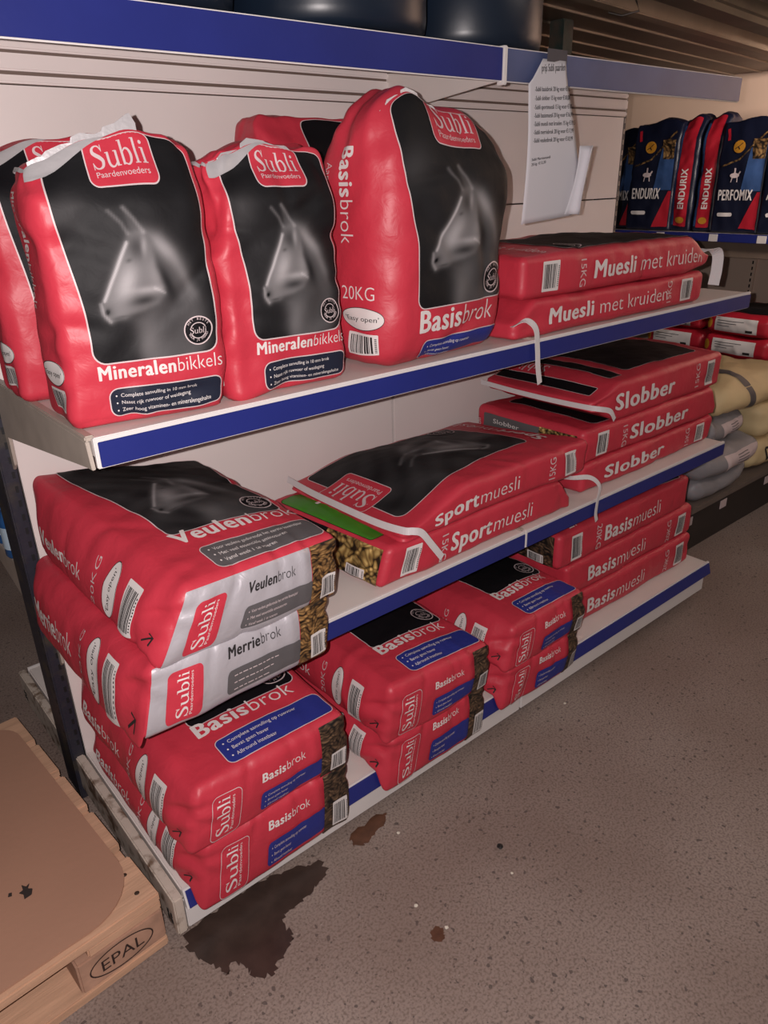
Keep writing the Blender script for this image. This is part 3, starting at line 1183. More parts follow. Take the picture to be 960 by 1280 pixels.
def base_unit(x0, label, left_end, right_end, back=False):
    t = thing('base_shelf', label, 'shelf', (x0, 0, 0), 0, 'gondola base shelves')
    D = .527 if not back else .36
    sg, yb = (-1, 0.0) if not back else (1, .10)
    yy = lambda a, b: (min(yb + sg * a, yb + sg * b), max(yb + sg * a, yb + sg * b))
    a, b = yy(.004, D - .016)
    MB().box(.002, .998, a, b, .105, .130, .003).build('base_board', WHITE_METAL, t)
    a, b = yy(D - .022, D - .010)
    MB().box(.002, .996 - (.02 if right_end else 0), a, b, .032, .105, .002).build('kick_plate', RAILEDGE, t)
    pts = [(yb + sg * (D - .018), .133), (yb + sg * (D - .012), .134), (yb + sg * D, .092), (yb + sg * (D - .010), .092)]
    MB().prism(pts, 'x', .002, .998).build('price_rail', RAILEDGE, t)
    pts = [(yb + sg * (D - .0105), .130), (yb + sg * (D - .0075), .130), (yb + sg * (D + .003), .095), (yb + sg * D, .095)]
    MB().prism(pts, 'x', .006, .992).build('rail_strip', RAILBLUE, t)
    a, b = yy(.02, D - .05)
    MB().box(.02, .96, a, b, 0, .105).build('plinth', DARK, t)
    if left_end:
        a, b = yy(-.0, D - .004)
        sb = MB().box(-.022, -.002, a, b, .034, .128, .003)
        so_ = sb.build('end_bracket', RUSTW, t)
        hm = MB()
        for k in range(3):
            a, b = yy(D - .03 - k * .011, D - .024 - k * .011)
        for dz, d0 in ((.050, .030), (.066, .030), (.050, .045), (.066, .045)):
            a, b = yy(D - d0, D - d0 + .006)
            hm.box(-.0232, -.0218, a, b, dz, dz + .011)
        hm.build('bracket_slots', DARK, t)
    return t


base_unit(0, 'white base shelf with blue front strip at the left end beside the pallet', True, False)
base_unit(1, 'white base shelf with blue front strip at the right end of the shelving', False, True)
base_unit(0, 'white base shelf on the far side of the shelving behind the pallet', True, False, back=True)

for x0 in (0, 1):
    side = 'left' if x0 == 0 else 'right'
    for z0, z1, w in ((.105, 1.298, 'tall lower'), (1.302, 1.539, 'narrow upper')):
        o = MB().box(x0 + .004, x0 + .996, .0, .012, z0, z1, .0015).build('back_panel', PANEL)
        tag(o, f'{w} white back panel of the {side} half of the shelving', 'panel', 'gondola back panels')
    t = thing('header_rail', f'white slotted header rail under the {side} half of the top shelf', 'rail', (x0, 0, 1.54), 0, 'gondola header rails')
    for z0, z1 in ((.001, .0140), (.0200, .0470), (.0520, .0655)):
        MB().box(.003, .997, -.010, .004, z0, z1, .003).build('rail_lip', PANEL, t)
    MB().box(.004, .996, -.002, .010, .0, .066, 0).build('rail_back', mat('groove_brown', '6b5a52', .6), t)
for i, x in enumerate((-.030, .985, 2.002)):
    lab = ('scuffed navy slotted upright at the left end of the shelving', 'navy slotted upright between the two halves of the shelving', 'navy slotted upright at the right end of the shelving')[i]
    t = thing('shelf_upright', lab, 'upright', (x, .0, 0), 0, 'gondola uprights')
    y0 = -.003 if i == 0 else .0135
    MB().box(0, .030, y0, .095, 0, 1.66, .003).build('post', NAVYM, t)
    sl = MB()
    for k in range(48):
        z = .16 + k * .031
        sl.box(.018, .024, y0 - .0006, y0 + .002, z, z + .014)
        if i == 0:
            sl.box(-.0006, .002, .008, .014, z, z + .012)
    sl.build('slots', mat('slot_worn', '8a8078', .5, var=.3) if i else mat('slot_dark', '0d0d12', .6), t)

# ------------------------------------------------------------------ the feed sacks on the shelving
ss = lambda t: np.clip(t, 0, 1) ** 2 * (3 - 2 * np.clip(t, 0, 1))


def droop(A, out=0.0, s0=.90, AL=0.0, sl=.905, lout=.016):
    """front end (and left side) sags over the shelf edge"""
    def hook(o, S, sk):
        if AL:
            kl = ss((-S[:, 0] - sl) / (1 - sl)) * ss((.35 - S[:, 2]) / 1.35)
        else:
            kl = 0
        o[:, 0] -= lout * ss((-S[:, 0] - .75) / .25) * (1 - S[:, 2] ** 2) * ss((1 - abs(S[:, 1])) / .25)
        k = ss((-S[:, 1] - s0) / (1 - s0)) * ss((.35 - S[:, 2]) / 1.35)
        o[:, 2] -= np.maximum(A * k, AL * kl)
        o[:, 1] -= out * ss((-S[:, 1] - .8) / .2) * (1 - S[:, 2] ** 2)
        return o
    return hook


DENTS = (((-1, -.93, .30), (.1, .35, 1), .008, .05, -.008), ((-.97, -1, .10), (.5, 0, 1), .008, .04, -.006), ((-1, -.85, -.5), (0, .5, 1), .009, .06, -.005),
         ((1, -.93, .2), (.1, .4, 1), .008, .05, -.007), ((.2, -1, .8), (1, 0, .25), .009, .05, -.004), ((-.35, -1, .75), (1, 0, -.2), .008, .05, -.004), ((.5, -1, .6), (1, 0, .1), .010, .06, .004))


def flat_sack(kind, cx, y0, z, W, Ln, T, label, rz=0, seed=0, top=True, horse=False, ffd=None, hook=None, bul=None, group=None, sides=('left',), r=.017, amp=.0022, mat_=None, end=True, ncr=20, cr=.0034):
    """lying sack; y0 is the world y of the face towards the aisle"""
    depth = Ln if rz == 0 else W
    if kind in ('basis', 'veulen', 'merrie'):
        b_ = {(0, 0, 1): (.030, 0, 0), (0, 1, 1): (.025, 0, 0), (0, 0, 0): (-.006, 0, 0), (0, 1, 0): (-.006, 0, 0)}
        for k_, d_ in (ffd or {}).items():
            e_ = b_.get(k_, (0, 0, 0))
            b_[k_] = tuple(p_ + q_ for p_, q_ in zip(d_, e_))
        ffd = b_
    t = thing('feed_sack', label, 'feed sack', (cx, y0 + depth / 2, z), R(rz), group)
    s = Sack(W, Ln, T, r, bul or (.004, .006, .012 if top else .004, 0), seed, amp, ffd, hook, ncr, cr, DENTS if kind in ('basis', 'veulen', 'merrie') else ())
    s.body(mat_ or RED, .0065 if kind in ('basis', 'veulen', 'merrie') else .008)
    if kind in ('basis', 'veulen', 'merrie'):
        ttl = {'basis': ('Basis', 'brok'), 'veulen': ('Veulen', 'brok'), 'merrie': ('Merrie', 'brok')}[kind]
        ln = LINES['veulen' if kind != 'basis' else 'basis']
        if top:
            art_cover(s, 'top', W, Ln, ttl, BLUE if kind == 'basis' else GRAY, ln, horse=horse, top_logo=False, tsize=.155 * W)
        art_end_brok(s, W, T, ttl, kind, ln if kind != 'merrie' else ['', '', ''], seed)
        if 'left' in sides:
            art_side_brok(s, 'left', Ln, T, ttl, '20KG', 1, seed)
    else:
        ttl, kg, lg, st = {'sport': (('Sport', 'muesli'), '15KG', False, 'sport'), 'slobber': (('Slobber', ''), '15KG', False, 'slobber'),
                           'basism': (('Basis', 'muesli'), '20KG', False, 'basism'), 'kruiden': (('Muesli', ' met kruiden'), '15KG', True, 'basism')}[kind]
        if not ttl[1]:
            ttl = ('Slobber', ' ')
        for f in sides:
            art_side_muesli(s, f, Ln, T, ttl, kg, 1 if f == 'left' else -1, seed, lg)
        if top:
            if kind == 'slobber':
                # black bands round a red logo field at the mouth
                s.rect('top', -.36 * W, .44 * W, -.40 * Ln, .18 * Ln, BLK, 1, r=.02, line=PALE)
                s.rect('top', -.40 * W, .46 * W, .24 * Ln, .32 * Ln, BLK, 1, r=.004, line=PALE)
                s.rect('top', -.40 * W, .46 * W, .40 * Ln, .455 * Ln, BLK, 1, r=.004, line=PALE)
                s.logo('top', .10 * W, .335 * Ln, .25 * W, PALE, 3, 0, False)
                s.rect('top', -.46 * W, .46 * W, -.47 * Ln, -.43 * Ln, RED, 1)
            else:
                art_cover(s, 'top', W, Ln, ttl, None, [], horse=horse, top_logo=True, panv=(.20, .94), v_title=.09, tsize=.13 * W)
        if kind == 'kruiden' and top:
            s.rect('top', -.42 * W, .05 * W, -.47 * Ln, -.40 * Ln, GREEN, 1, r=.01)
        if end:
            art_end_muesli(s, W, T, st, seed)
            if kind == 'sport' and rz == -90:
                s.rect('top', -.42 * W, .36 * W, -.492 * Ln, -.40 * Ln, GREEN, 1, r=.012, line=BLK)
    b = s.build('sack_body', t)
    b.location.z = T / 2
    return t


def pinch(kmin=.30, s0=.55, end=1, zc=-1.0, lift=0.0):
    """mouth end flattens to its stitched edge"""
    def hook(o, S, sk):
        k = ss((end * S[:, 1] - s0) / (1 - s0))
        zb = zc * sk.h[2]
        o[:, 2] = zb + (o[:, 2] - zb) * (1 - (1 - kmin) * k) + lift * k
        return o
    return hook


G1, G2, G3 = 'sacks stacked on the base shelf', 'sacks stacked on the middle shelf', 'sacks on the upper shelf'

# --- base shelf
flat_sack('basis', .200, -.548, .1315, .365, .535, .118, 'red pellet feed sack at the bottom of the left base stack', seed=11, top=False, hook=droop(.055, .006), group=G1)
flat_sack('basis', .198, -.552, .2525, .365, .545, .130, 'red pellet feed sack with blue text box on top of the left base stack', seed=12, ffd={(0, 1, 1): (0, 0, .02), (0, 0, 1): (-.005, .0, .0)}, hook=droop(.012, .006), bul=(.004, .006, .010, 0), group=G1)
flat_sack('basis', .650, -.545, .1315, .335, .52, .100, 'red pellet feed sack at the bottom of the middle base stack', seed=13, top=False, hook=droop(.058, .006), group=G1)
flat_sack('basis', .655, -.548, .2345, .335, .52, .125, 'red pellet feed sack with blue text box on top of the middle base stack', seed=14, ffd={(0, 0, 1): (-.01, 0, .012), (1, 0, 1): (.0, 0, -.012)}, hook=droop(.02, .006), group=G1)
flat_sack('basis', 1.045, -.540, .1315, .325, .50, .092, 'red pellet feed sack at the bottom of the third base stack from the left', seed=15, top=False, hook=droop(.045, .006), group=G1)
flat_sack('basis', 1.050, -.545, .2265, .325, .50, .118, 'red pellet sack with blue text box on top of the third base stack from left', seed=16, hook=droop(.015, .006), group=G1)
flat_sack('basism', 1.610, -.455, .1315, .40, .69, .108, 'lowest of three long red muesli sacks at the right end of the base shelf', 90, 17, False, sides=('left',), group=G1, end=False, mat_=RED)
flat_sack('basism', 1.605, -.452, .2415, .40, .69, .108, 'middle one of three long red muesli sacks at the right end of the base shelf', 90, 18, False, sides=('left',), group=G1, end=False)
flat_sack('basism', 1.560, -.450, .3515, .40, .69, .112, 'topmost of three long red muesli sacks on the base shelf, with a pellet window', -90, 19, True, sides=('right',), group=G1)

# --- middle shelf
flat_sack('merrie', .163, -.550, .5680, .390, .540, .102, 'lower silver fronted red sack under the one with a dark grey text box', seed=21, top=False, hook=droop(.035, .008, AL=.062), group=G2)
flat_sack('veulen', .203, -.552, .6725, .360, .535, .112, 'silver fronted red sack with dark grey text box on top of the left stack', seed=22, horse=True, ffd={(0, 1, 1): (-.035, 0, .065), (1, 1, 1): (-.0, 0, .005), (0, 0, 1): (.026, 0, 0), (0, 0, 0): (-.014, 0, 0), (0, 1, 0): (-.010, 0, 0)}, hook=droop(.02, .008), bul=(.004, .006, .020, 0), group=G2, ncr=22)
flat_sack('sport', .872, -.480, .5680, .41, .67, .093, 'lower long red muesli sack with a green band and muesli window at its left end', -90, 23, True, sides=('right',), group=G2, hook=pinch(.35, .80, 1), ffd={(0, 0, 0): (0, -.03, 0), (0, 0, 1): (0, -.005, 0), (1, 0, 0): (0, .005, 0), (1, 0, 1): (0, .035, 0)})
t_su = flat_sack('sport', .922, -.490, .6630, .43, .64, .086, 'upper long red muesli sack with a paper strip along its left end', 90, 24, True, True, sides=('left',), group=G2, hook=pinch(.32, .35, 1), bul=(.004, .004, .022, 0), ffd={(0, 0, 1): (0, 0, -.0), (1, 0, 1): (0, 0, -.045), (1, 1, 1): (0, 0, -.03)})
flat_sack('slobber', 1.640, -.452, .5680, .39, .70, .084, 'lowest of three red mash sacks on the middle shelf', 90, 25, False, sides=('left',), group=G2, end=False)
flat_sack('slobber', 1.640, -.450, .6540, .39, .71, .095, 'middle one of three red mash sacks, grey label and window on its left end', -90, 26, True, sides=('right',), group=G2, hook=pinch(.3, .86, 1))
t_st = flat_sack('slobber', 1.650, -.452, .7510, .39, .68, .108, 'topmost red mash sack with black bands and a paper strip round its left end', 90, 27, True, sides=('left',), group=G2, hook=pinch(.30, .6, 1, zc=.15, lift=.0), bul=(.004, .006, .016, 0), mat_=RED)

# --- upper shelf, lying
t_k1 = flat_sack('kruiden', 1.345, -.476, 1.0415, .37, .80, .082, 'lower of two long red herb muesli sacks at the right of the upper shelf', 90, 31, False, sides=('left',), group=G3, end=False, hook=pinch(.5, .8, 1))
t_k2 = flat_sack('kruiden', 1.360, -.480, 1.1255, .37, .80, .092, 'upper of two long red herb muesli sacks at the right of the upper shelf', -90, 32, True, sides=('right',), group=G3, end=False, hook=pinch(.32, .70, 1, lift=.012), bul=(.004, .006, .012, 0), ncr=22, cr=.006)

# --- paper closure strips that belong to the sacks
ribbon('closure_strip', [(.598, -.055, .690), (.594, -.16, .688), (.592, -.30, .690), (.592, -.42, .694), (.598, -.494, .700), (.612, -.510, .700), (.633, -.514, .69), (.66, -.515, .655), (.692, -.516, .612)], (0.25, .1, .95), .016, .0012, TAPE, t_su)
ribbon('closure_strip', [(1.297, -.060, .815), (1.294, -.20, .812), (1.294, -.34, .812), (1.297, -.44, .814), (1.312, -.468, .812), (1.350, -.476, .800), (1.375, -.476, .772)], (0, .05, 1), .014, .0012, TAPE, t_st)
ribbon('closure_strip', [(.925, -.485, 1.078), (.957, -.498, 1.088), (.978, -.508, 1.070), (.985, -.510, 1.030), (.990, -.511, .985), (1.0, -.511, .945)], (1, .1, .2), .017, .0012, TAPE, t_k1)
ribbon('closure_strip', [(1.755, -.40, 1.155), (1.80, -.43, 1.172), (1.842, -.452, 1.165), (1.845, -.458, 1.12), (1.835, -.46, 1.075)], (.55, -.83, 0), .030, .0012, TAPE, t_k2)
tl = [o for o in C.objects if o.get('label', '').startswith('lower long red muesli')][0]
ribbon('closure_strip', [(1.195, -.40, .640), (1.205, -.470, .648), (1.262, -.492, .640), (1.290, -.506, .612), (1.285, -.508, .575), (1.282, -.508, .535), (1.29, -.508, .51)], (.9, .1, .3), .013, .0012, TAPE, tl)

# --- upright sacks on the upper shelf


def stand_top(dk=.40, drop=.03, peak=0.0, pk=-.45, s0=.55, lean=0.0, rdrop=0.0, waist=0.0):
    def hook(o, S, sk):
        k = ss((S[:, 2] - s0) / (1 - s0))
        o[:, 1] *= 1 - (1 - dk) * k
        o[:, 1] += lean * k
        o[:, 2] -= drop * ss((-.1 - S[:, 0]) / .9) * k + rdrop * ss((S[:, 0] - .3) / .7) * k
        o[:, 2] += peak * np.exp(-((S[:, 0] - pk) / .33) ** 2) * k
        b = ss((-S[:, 2] - .55) / .45)
        o[:, 1] *= 1 + .05 * (1 - b)
        o[:, 0] *= 1 - waist * k
        return o
    return hook


def stand_sack(kind, cx, cy, W, D, H, rz, label, seed, hook, r=.020, horse=True, foil=True, bul=None, logo=True, pan=(-.33, .47)):
    t = thing('feed_sack', label, 'feed sack', (cx, cy, LV['third'] + .0015), R(rz), G3)
    s = Sack(W, D, H, r, bul or (.005, .014, 0, 0), seed, .0032, None, hook, 34, .006)
    s.body(RED, .006 if horse else .009)
    if kind == 'mineral':
        art_cover(s, 'front', W, H, ('Mineralen', 'bikkels'), NAVY, LINES['mineral'], horse=horse, tsize=.125 * W, v_title=.185, boxpos=(.035, .145), panv=(.245, .99), pan=(-.33, .45))
        ttl = ('Mineralen', 'bikkels')
    else:
        art_cover(s, 'front', W, H, ('Basis', 'brok'), BLUE, LINES['basis'], horse=horse, tsize=.17 * W, v_title=.145, boxpos=(.0, .105), panv=(.24, .99), pan=pan, top_logo=logo)
        ttl = ('Basis', 'brok')
    f = 'left'
    # left gusset, read downwards; u grows towards the front
    s.text(f, [(ttl[0], 'b'), (ttl[1], 'l')], -.06 * D, .36 * H, .27 * D, WHT, 2, 'r', -90, width=.42 * H if kind == 'mineral' else .36 * H)
    if kind == 'basis':
        s.text(f, '20KG', -.08 * D, -.215 * H, .19 * D, WHT, 2, 'l', 0, width=.42 * D)
        s.text(f, 'Aanvulling op ruwvoer', -.26 * D, .30 * H, .13 * D, PALE, 2, 'l', -90, width=.40 * H)
    easy_oval(s, f, .17 * D, -.29 * H, .28 * D, .045 * H, 0)
    s.barcode(f, .18 * D, -.39 * H, .40 * D, .085 * H, seed)
    if kind == 'mineral' and foil:
        s.dec('front', spans([(v, -.495 * W, (-.44 + .46 * ((v / H - .415) / .084) ** .8) * W) for v in np.linspace(.4151 * H, .4985 * H, 12)], 30), FOIL, 5)
        s.rect('left', -.49 * D, .49 * D, .475 * H, .499 * H, FOIL, 4, r=.002)
    b = s.build('sack_body', t)
    b.location.z = H / 2
    return t, s


stand_sack('mineral', .110, -.185, .25, .12, .405, -3, 'standing mineral feed sack half hidden behind the front one at the left end', 41, stand_top(), horse=False)
t1, s1 = stand_sack('mineral', .118, -.402, .245, .135, .395, -8, 'front standing mineral feed sack at the left end with torn foil top', 42, stand_top(.5, .035, .012, .3, waist=.05))
t2, s2 = stand_sack('mineral', .372, -.398, .232, .135, .388, -3, 'standing mineral feed sack between the front end sack and the big open sack', 43, stand_top(.5, .02, .006, -.1, waist=.05))
stand_sack('basis', .690, -.125, .34, .16, .455, 0, 'big red and black feed sack standing behind the open one against the back panel', 44, stand_top(.5, .0, .0, 0), horse=False, logo=False, pan=(-.14, .47))
t4, s4 = stand_sack('basis', .728, -.392, .345, .185, .455, 4, 'big red and black feed sack with a raised open mouth beside the herb muesli', 45, stand_top(.62, .01, .035, -.50, .45, -.01, .035, .02), r=.045, bul=(.012, .02, 0, 0))


def top_flap(parent, s, a, b, hgt, tip, name, mt):
    """paper or foil edge standing up from the stitched top between local S_x=a and b"""
    n = 14
    V, F = [], []
    for i in range(n + 1):
        q = a + (b - a) * i / n
        P = np.array([[q * s.h[0] * .98, -s.h[1] * .9, s.h[2]], [q * s.h[0] * .98, s.h[1] * .2, s.h[2]]])
        o = s.surf(P)
        hh = hgt * (.35 + .65 * math.exp(-((q - tip) / .16) ** 2)) + .002 * math.sin(i * 2.1)
        for j, (dy, dz) in enumerate(((0, -.006), (.0, hh), (.0015, hh), (.0015, -.006))):
            V.append((o[0][0] + .006 * math.sin(i * 1.7), o[0][1] + dy + .25 * hh * (j in (1, 2)), o[0][2] + dz + s.h[2]))
    for i in range(n):
        for j in range(4):
            F.append((i * 4 + j, i * 4 + (j + 1) % 4, i * 4 + 4 + (j + 1) % 4, i * 4 + 4 + j))
    F.append((0, 1, 2, 3))
    F.append((n * 4 + 3, n * 4 + 2, n * 4 + 1, n * 4))
    me = bpy.data.meshes.new(name)
    me.from_pydata(V, [], F)
    me.materials.append(mt)
    o = bpy.data.objects.new(name, me)
    C.objects.link(o)
    o.parent = parent
    return o


top_flap(t1, s1, -.95, .45, .022, .30, 'closure_foil', FOIL)
top_flap(t2, s2, -.95, .50, .008, -.2, 'closure_foil', FOIL)
top_flap(t4, s4, -.95, .0, .006, -.4, 'closure_strip', TAPE)

# ------------------------------------------------------------------ drums on the top shelf
DRUM = mat('drum_navy', '15202f', 0.36, bump=.05, bscale=30, var=.12, vscale=8)


def drum(cx, cy, r, hgt, label):
    t = thing('plastic_drum', label, 'drum', (cx, cy, LV['top'] + .0125), 0, 'dark drums on the top shelf')
    prof = [(0, 0.003), (r - .03, 0.003), (r - .012, .006), (r - .003, .016), (r, .035), (r, hgt * .9), (r - .01, hgt * .96), (r - .04, hgt)]
    MB().lathe(prof, 0, 0, 72).build('drum_body', DRUM, t, True)
    MB().lathe([(r - .045, hgt - .004), (r - .03, hgt - .002), (r - .028, hgt + .012), (r - .05, hgt + .016), (0, hgt + .018)], 0, 0, 64).build('lid', DRUM, t, True)


drum(.265, -.165, .198, .20, 'dark navy plastic drum on the top shelf beside the green carton')
drum(.690, -.165, .205, .20, 'dark navy plastic drum on the top shelf between the two other drums')
drum(1.090, -.165, .172, .20, 'narrower dark navy plastic drum on the top shelf left of the green column')
t = thing('carton', 'small green and yellow carton at the left end of the top shelf', 'box', (-.035, -.2, LV['top'] + .0125), 0)
MB().box(.0, .085, -.10, .12, .0, .13, .003).build('box_body', mat('carton_green', '1f8a1e', .5), t)
MB().box(.012, .0865, -.1012, -.06, .012, .022).build('yellow_print', mat('carton_yellow', 'c9b51e', .5), t)

# ------------------------------------------------------------------ price sheet hanging from the top shelf
def price_sheet():
    t = thing('price_sheet', 'white printed price sheet with a torn curled edge hanging from the top shelf', 'paper', (1.10, -.376, 1.60))
    PAPER = mat('paper_white', 'c9c7cc', .75, bump=.05, bscale=40)
    # hangs a little in front of the rail; u right, v down
    def pos(u, v):
        y = -.006 - .010 * math.sin(v * 9) - .02 * u
        return Vector((u, y, -v))
    outl = {0.0: (.005, .082), .02: (-.012, .083), .045: (-.034, .088), .05: (-.042, .089), .10: (-.042, .106), .14: (-.041, .118), .18: (-.041, .130), .20: (-.041, .138), .25: (-.041, .137), .30: (-.041, .136), .325: (-.041, .135)}
    ks = sorted(outl)
    rows = []
    n = 26
    for i in range(n + 1):
        v = .325 * i / n
        for a, b in zip(ks, ks[1:]):
            if a <= v <= b + 1e-9:
                q = (v - a) / (b - a)
                rows.append((v, outl[a][0] * (1 - q) + outl[b][0] * q, outl[a][1] * (1 - q) + outl[b][1] * q))
                break
    bm = bmesh.new()
    m_ = 14
    g = []
    for v, a, b in rows:
        vv = v
        g.append([bm.verts.new(pos(a + (b - a) * k / m_, vv - (.012 * (k / m_) if v > .30 else 0))) for k in range(m_ + 1)])
    for i in range(len(g) - 1):
        for k in range(m_):
            bm.faces.new((g[i][k], g[i][k + 1], g[i + 1][k + 1], g[i + 1][k]))
    # curled flap of the torn right side
    gg = []
    for i in range(13):
        q = i / 12
        v = .165 + .145 * q
        wd = .055 * math.sin(math.pi * min(1, .15 + q * .9)) ** .6
        e = pos(.138 - .03 * q * q, v)
        row = []
        for k in range(8):
            a = k / 7
            th = a * 2.6
            row.append(bm.verts.new(e + Vector((.030 * math.sin(th) * (1 - .2 * q) - .02 * a * wd / .05, -.018 * (1 - math.cos(th)), .0))))
        gg.append(row)
    for i in range(12):
        for k in range(7):
            bm.faces.new((gg[i][k], gg[i][k + 1], gg[i + 1][k + 1], gg[i + 1][k]))
    me = bpy.data.meshes.new('sheet')
    bm.to_mesh(me)
    bm.free()
    me.materials.append(PAPER)
    me.materials.append(INK)
    # print
    lines = [('prijs Subli paarden', .000, -.024, .020, .078), ('-Subli basisbrok 20 kg voor €12,', -.022, -.062, .0125, .118), ('-Subli slobber 15 kg voor €18,00', -.022, -.079, .0125, .118),
             ('-Subli sportmuesli 15 kg voor €18,', -.024, -.096, .0125, .128), ('-Subli basismuesli 20 kg voor €16,99', -.024, -.112, .0125, .132), ('-Subli muesli met kruiden 15 kg €19,5', -.024, -.128, .0125, .140),
             ('-Subli merriebrok 20 kg voor €17,99', -.024, -.144, .0125, .136), ('-Subli veulenbrok 20 kg voor €18,99', -.024, -.160, .0125, .134), ('Subli Merriemuesli', -.026, -.196, .008, .062), ('20 kg  €13,20', -.026, -.206, .008, .048)]
    V, F, n0 = [], [], 0
    for s_, u, v, sz, w in lines:
        A, f, ww = text2d(s_, 'r', .5)
        k = w / (ww * sz)
        for a in A:
            p = pos(u + a[0] * sz * k, -(v + a[1] * sz + (a[0] / ww) * .006))
            V.append((p.x, p.y - .0009, p.z))
        F += [tuple(i + n0 for i in q) for q in f]
        n0 += len(A)
    m2 = bpy.data.meshes.new('p')
    m2.from_pydata(V, [], F)
    bm = bmesh.new()
    bm.from_mesh(me)
    nf = len(bm.faces)
    for f in bm.faces:
        f.smooth = True
    bm.from_mesh(m2)
    bm.faces.ensure_lookup_table()
    for f in bm.faces[nf:]:
        f.material_index = 1
    bm.to_mesh(me)
    bm.free()
    bpy.data.meshes.remove(m2)
    o = bpy.data.objects.new('sheet', me)
    C.objects.link(o)
    o.parent = t
    md = o.modifiers.new('s', 'SOLIDIFY')
    md.thickness = .0003
    tp = MB().box(.018, .085, -.0075, -.0070, -.004, .020)
    tp.build('adhesive_tape', mat('tape_grey', '4c4a50', .3), t)


price_sheet()

# ------------------------------------------------------------------ pallet with cardboard
def pallet():
    WOOD = mat('pallet_wood', 'c29a7e', .7, bump=.25, bscale=22, var=.16, vscale=5, stretch=(1, 9, 9))
    WOODE = mat('pallet_block', 'ab8570', .75, bump=.3, bscale=50, var=.2, vscale=18)
    ang = R(4.0)
    t = thing('wooden_pallet', 'wooden pallet with an oval burnt stamp lying left of the shelving', 'pallet', (-.036, -.497, 0), ang)
    Wd, Dp, H = 1.2, .74, .142
    def part(nm, mt, *b, bev=.003):
        MB().box(*b, bev).build(nm, mt, t)
    for y in (0, .165, .315, .465, Dp - .13):
        part('deck_board', WOOD, -Wd, 0, y, y + .125, H - .022, H)
    for x in (-.145, -Wd / 2 - .0725, -Wd):
        part('cross_board', WOOD, x, x + .145, .002, Dp - .006, H - .044, H - .022)
    for y in (0, Dp / 2 - .05, Dp - .105):
        part('skid_board', WOOD, -Wd, 0, y, y + .10, 0, .022)
        for x in (-.170, -Wd / 2 - .085, -Wd):
            b = MB().box(x, x + .170, y + .002, y + .098, .022, H - .044, .004).build('block', WOODE, t)
            if y == 0 and x == -.170:
                # burnt oval mark
                V, F, n = [], [], 0
                el = [(-.088 + .062 * math.cos(a), .060 + .029 * math.sin(a)) for a in np.linspace(0, 2 * math.pi, 48)[:-1]]
                A, f, w = text2d('EPAL', 'r', .5)
                k = .086 / w
                B = np.stack([-.088 - .043 + A[:, 0] * k, .0465 + A[:, 1] * .038], 1)
                for VV, FF in (stroke(el, .0028, True), (B, f)):
                    V += [(p[0], .0010, p[1]) for p in VV]
                    F += [tuple(i + n for i in q) for q in FF]
                    n += len(VV)
                me = bpy.data.meshes.new('burnt_stamp')
                me.from_pydata(V, [], F)
                me.materials.append(mat('burnt', '2a1812', .8))
                o = bpy.data.objects.new('burnt_stamp', me)
                C.objects.link(o)
                o.parent = b
    # nails
    for x, y in ((-.03, .03), (-.028, .085), (-.11, .035)):
        MB().lathe([(0, H + .0012), (.004, H + .001), (.005, H)], x, y, 10).build('nail_head', mat('nail', '4a3a30', .5, metal=.4), t)
    # cardboard sheet
    CARD = mat('cardboard', 'a67d67', .82, bump=.12, bscale=70, var=.06, vscale=2.2)
    pts = []
    rr = .11
    x0, x1, y0, y1 = -1.19, -.022, .012, .715
    for cx, cy, a0 in ((x1 - rr, y0 + rr, -90), (x1 - .07, y1 - .07, 0), (x0 + .05, y1 - .05, 90), (x0 + .05, y0 + .05, 180)):
        r_ = rr if a0 == -90 else (.07 if a0 == 0 else .05)
        for k in range(9):
            a = R(a0 + k * 90 / 8)
            pts.append((cx + r_ * math.cos(a), cy + r_ * math.sin(a)))
    Mw = Matrix.Translation((-.036, -.497, H + .0012)) @ Matrix.Rotation(ang, 4, 'Z')
    cb = MB().prism(pts, 'z', 0, .0035, M=Mw)
    tag(cb.build('cardboard_sheet', CARD), 'brown cardboard sheet with rounded corners covering the wooden pallet', 'cardboard')
    # scrap on the cardboard
    sc = thing('leaf_scrap', 'dark crumpled scrap lying on the cardboard sheet', 'debris', (-.228, -.330, H + .0048))
    s1 = MB()
    s1.prism([(-.008, -.016), (.006, -.014), (.011, -.002), (.004, .004), (.010, .014), (.003, .010), (-.003, .020), (-.004, .006), (-.012, .004), (-.006, -.004)], 'z', 0, .003, .0008)
    s1.prism([(-.030, .010), (-.024, .008), (-.022, .015), (-.027, .017)], 'z', 0, .002)
    s1.build('scrap', mat('scrap_dark', '2e2522', .8), sc)


pallet()

# ------------------------------------------------------------------ wet patch and crumbs on the floor
def patch(name, pts, label, mt, cat, seed, th=.0008, jit=.006):
    rs = random.Random(seed)
    c = smooth_curve(pts + [pts[0]], 6)[:-1]
    P = [(p[0] + rs.uniform(-jit, jit), p[1] + rs.uniform(-jit, jit)) for p in c]
    from mathutils.geometry import tessellate_polygon
    n = len(P)
    t = bmesh.new()
    vs = [t.verts.new((x, y, th)) for x, y in P]
    lo = [t.verts.new((x, y, -.0004)) for x, y in P]
    for tri in tessellate_polygon([[Vector((x, y, 0)) for x, y in P]]):
        fv = [vs[i] for i in tri]
        if (fv[1].co - fv[0].co).cross(fv[2].co - fv[0].co).z < 0:
            fv.reverse()
        t.faces.new(fv)
    for i in range(n):
        t.faces.new((vs[i], lo[i], lo[(i + 1) % n], vs[(i + 1) % n]))
    b = MB()
    b.add(t)
    o = b.build(name, mt)
    return tag(o, label, cat)


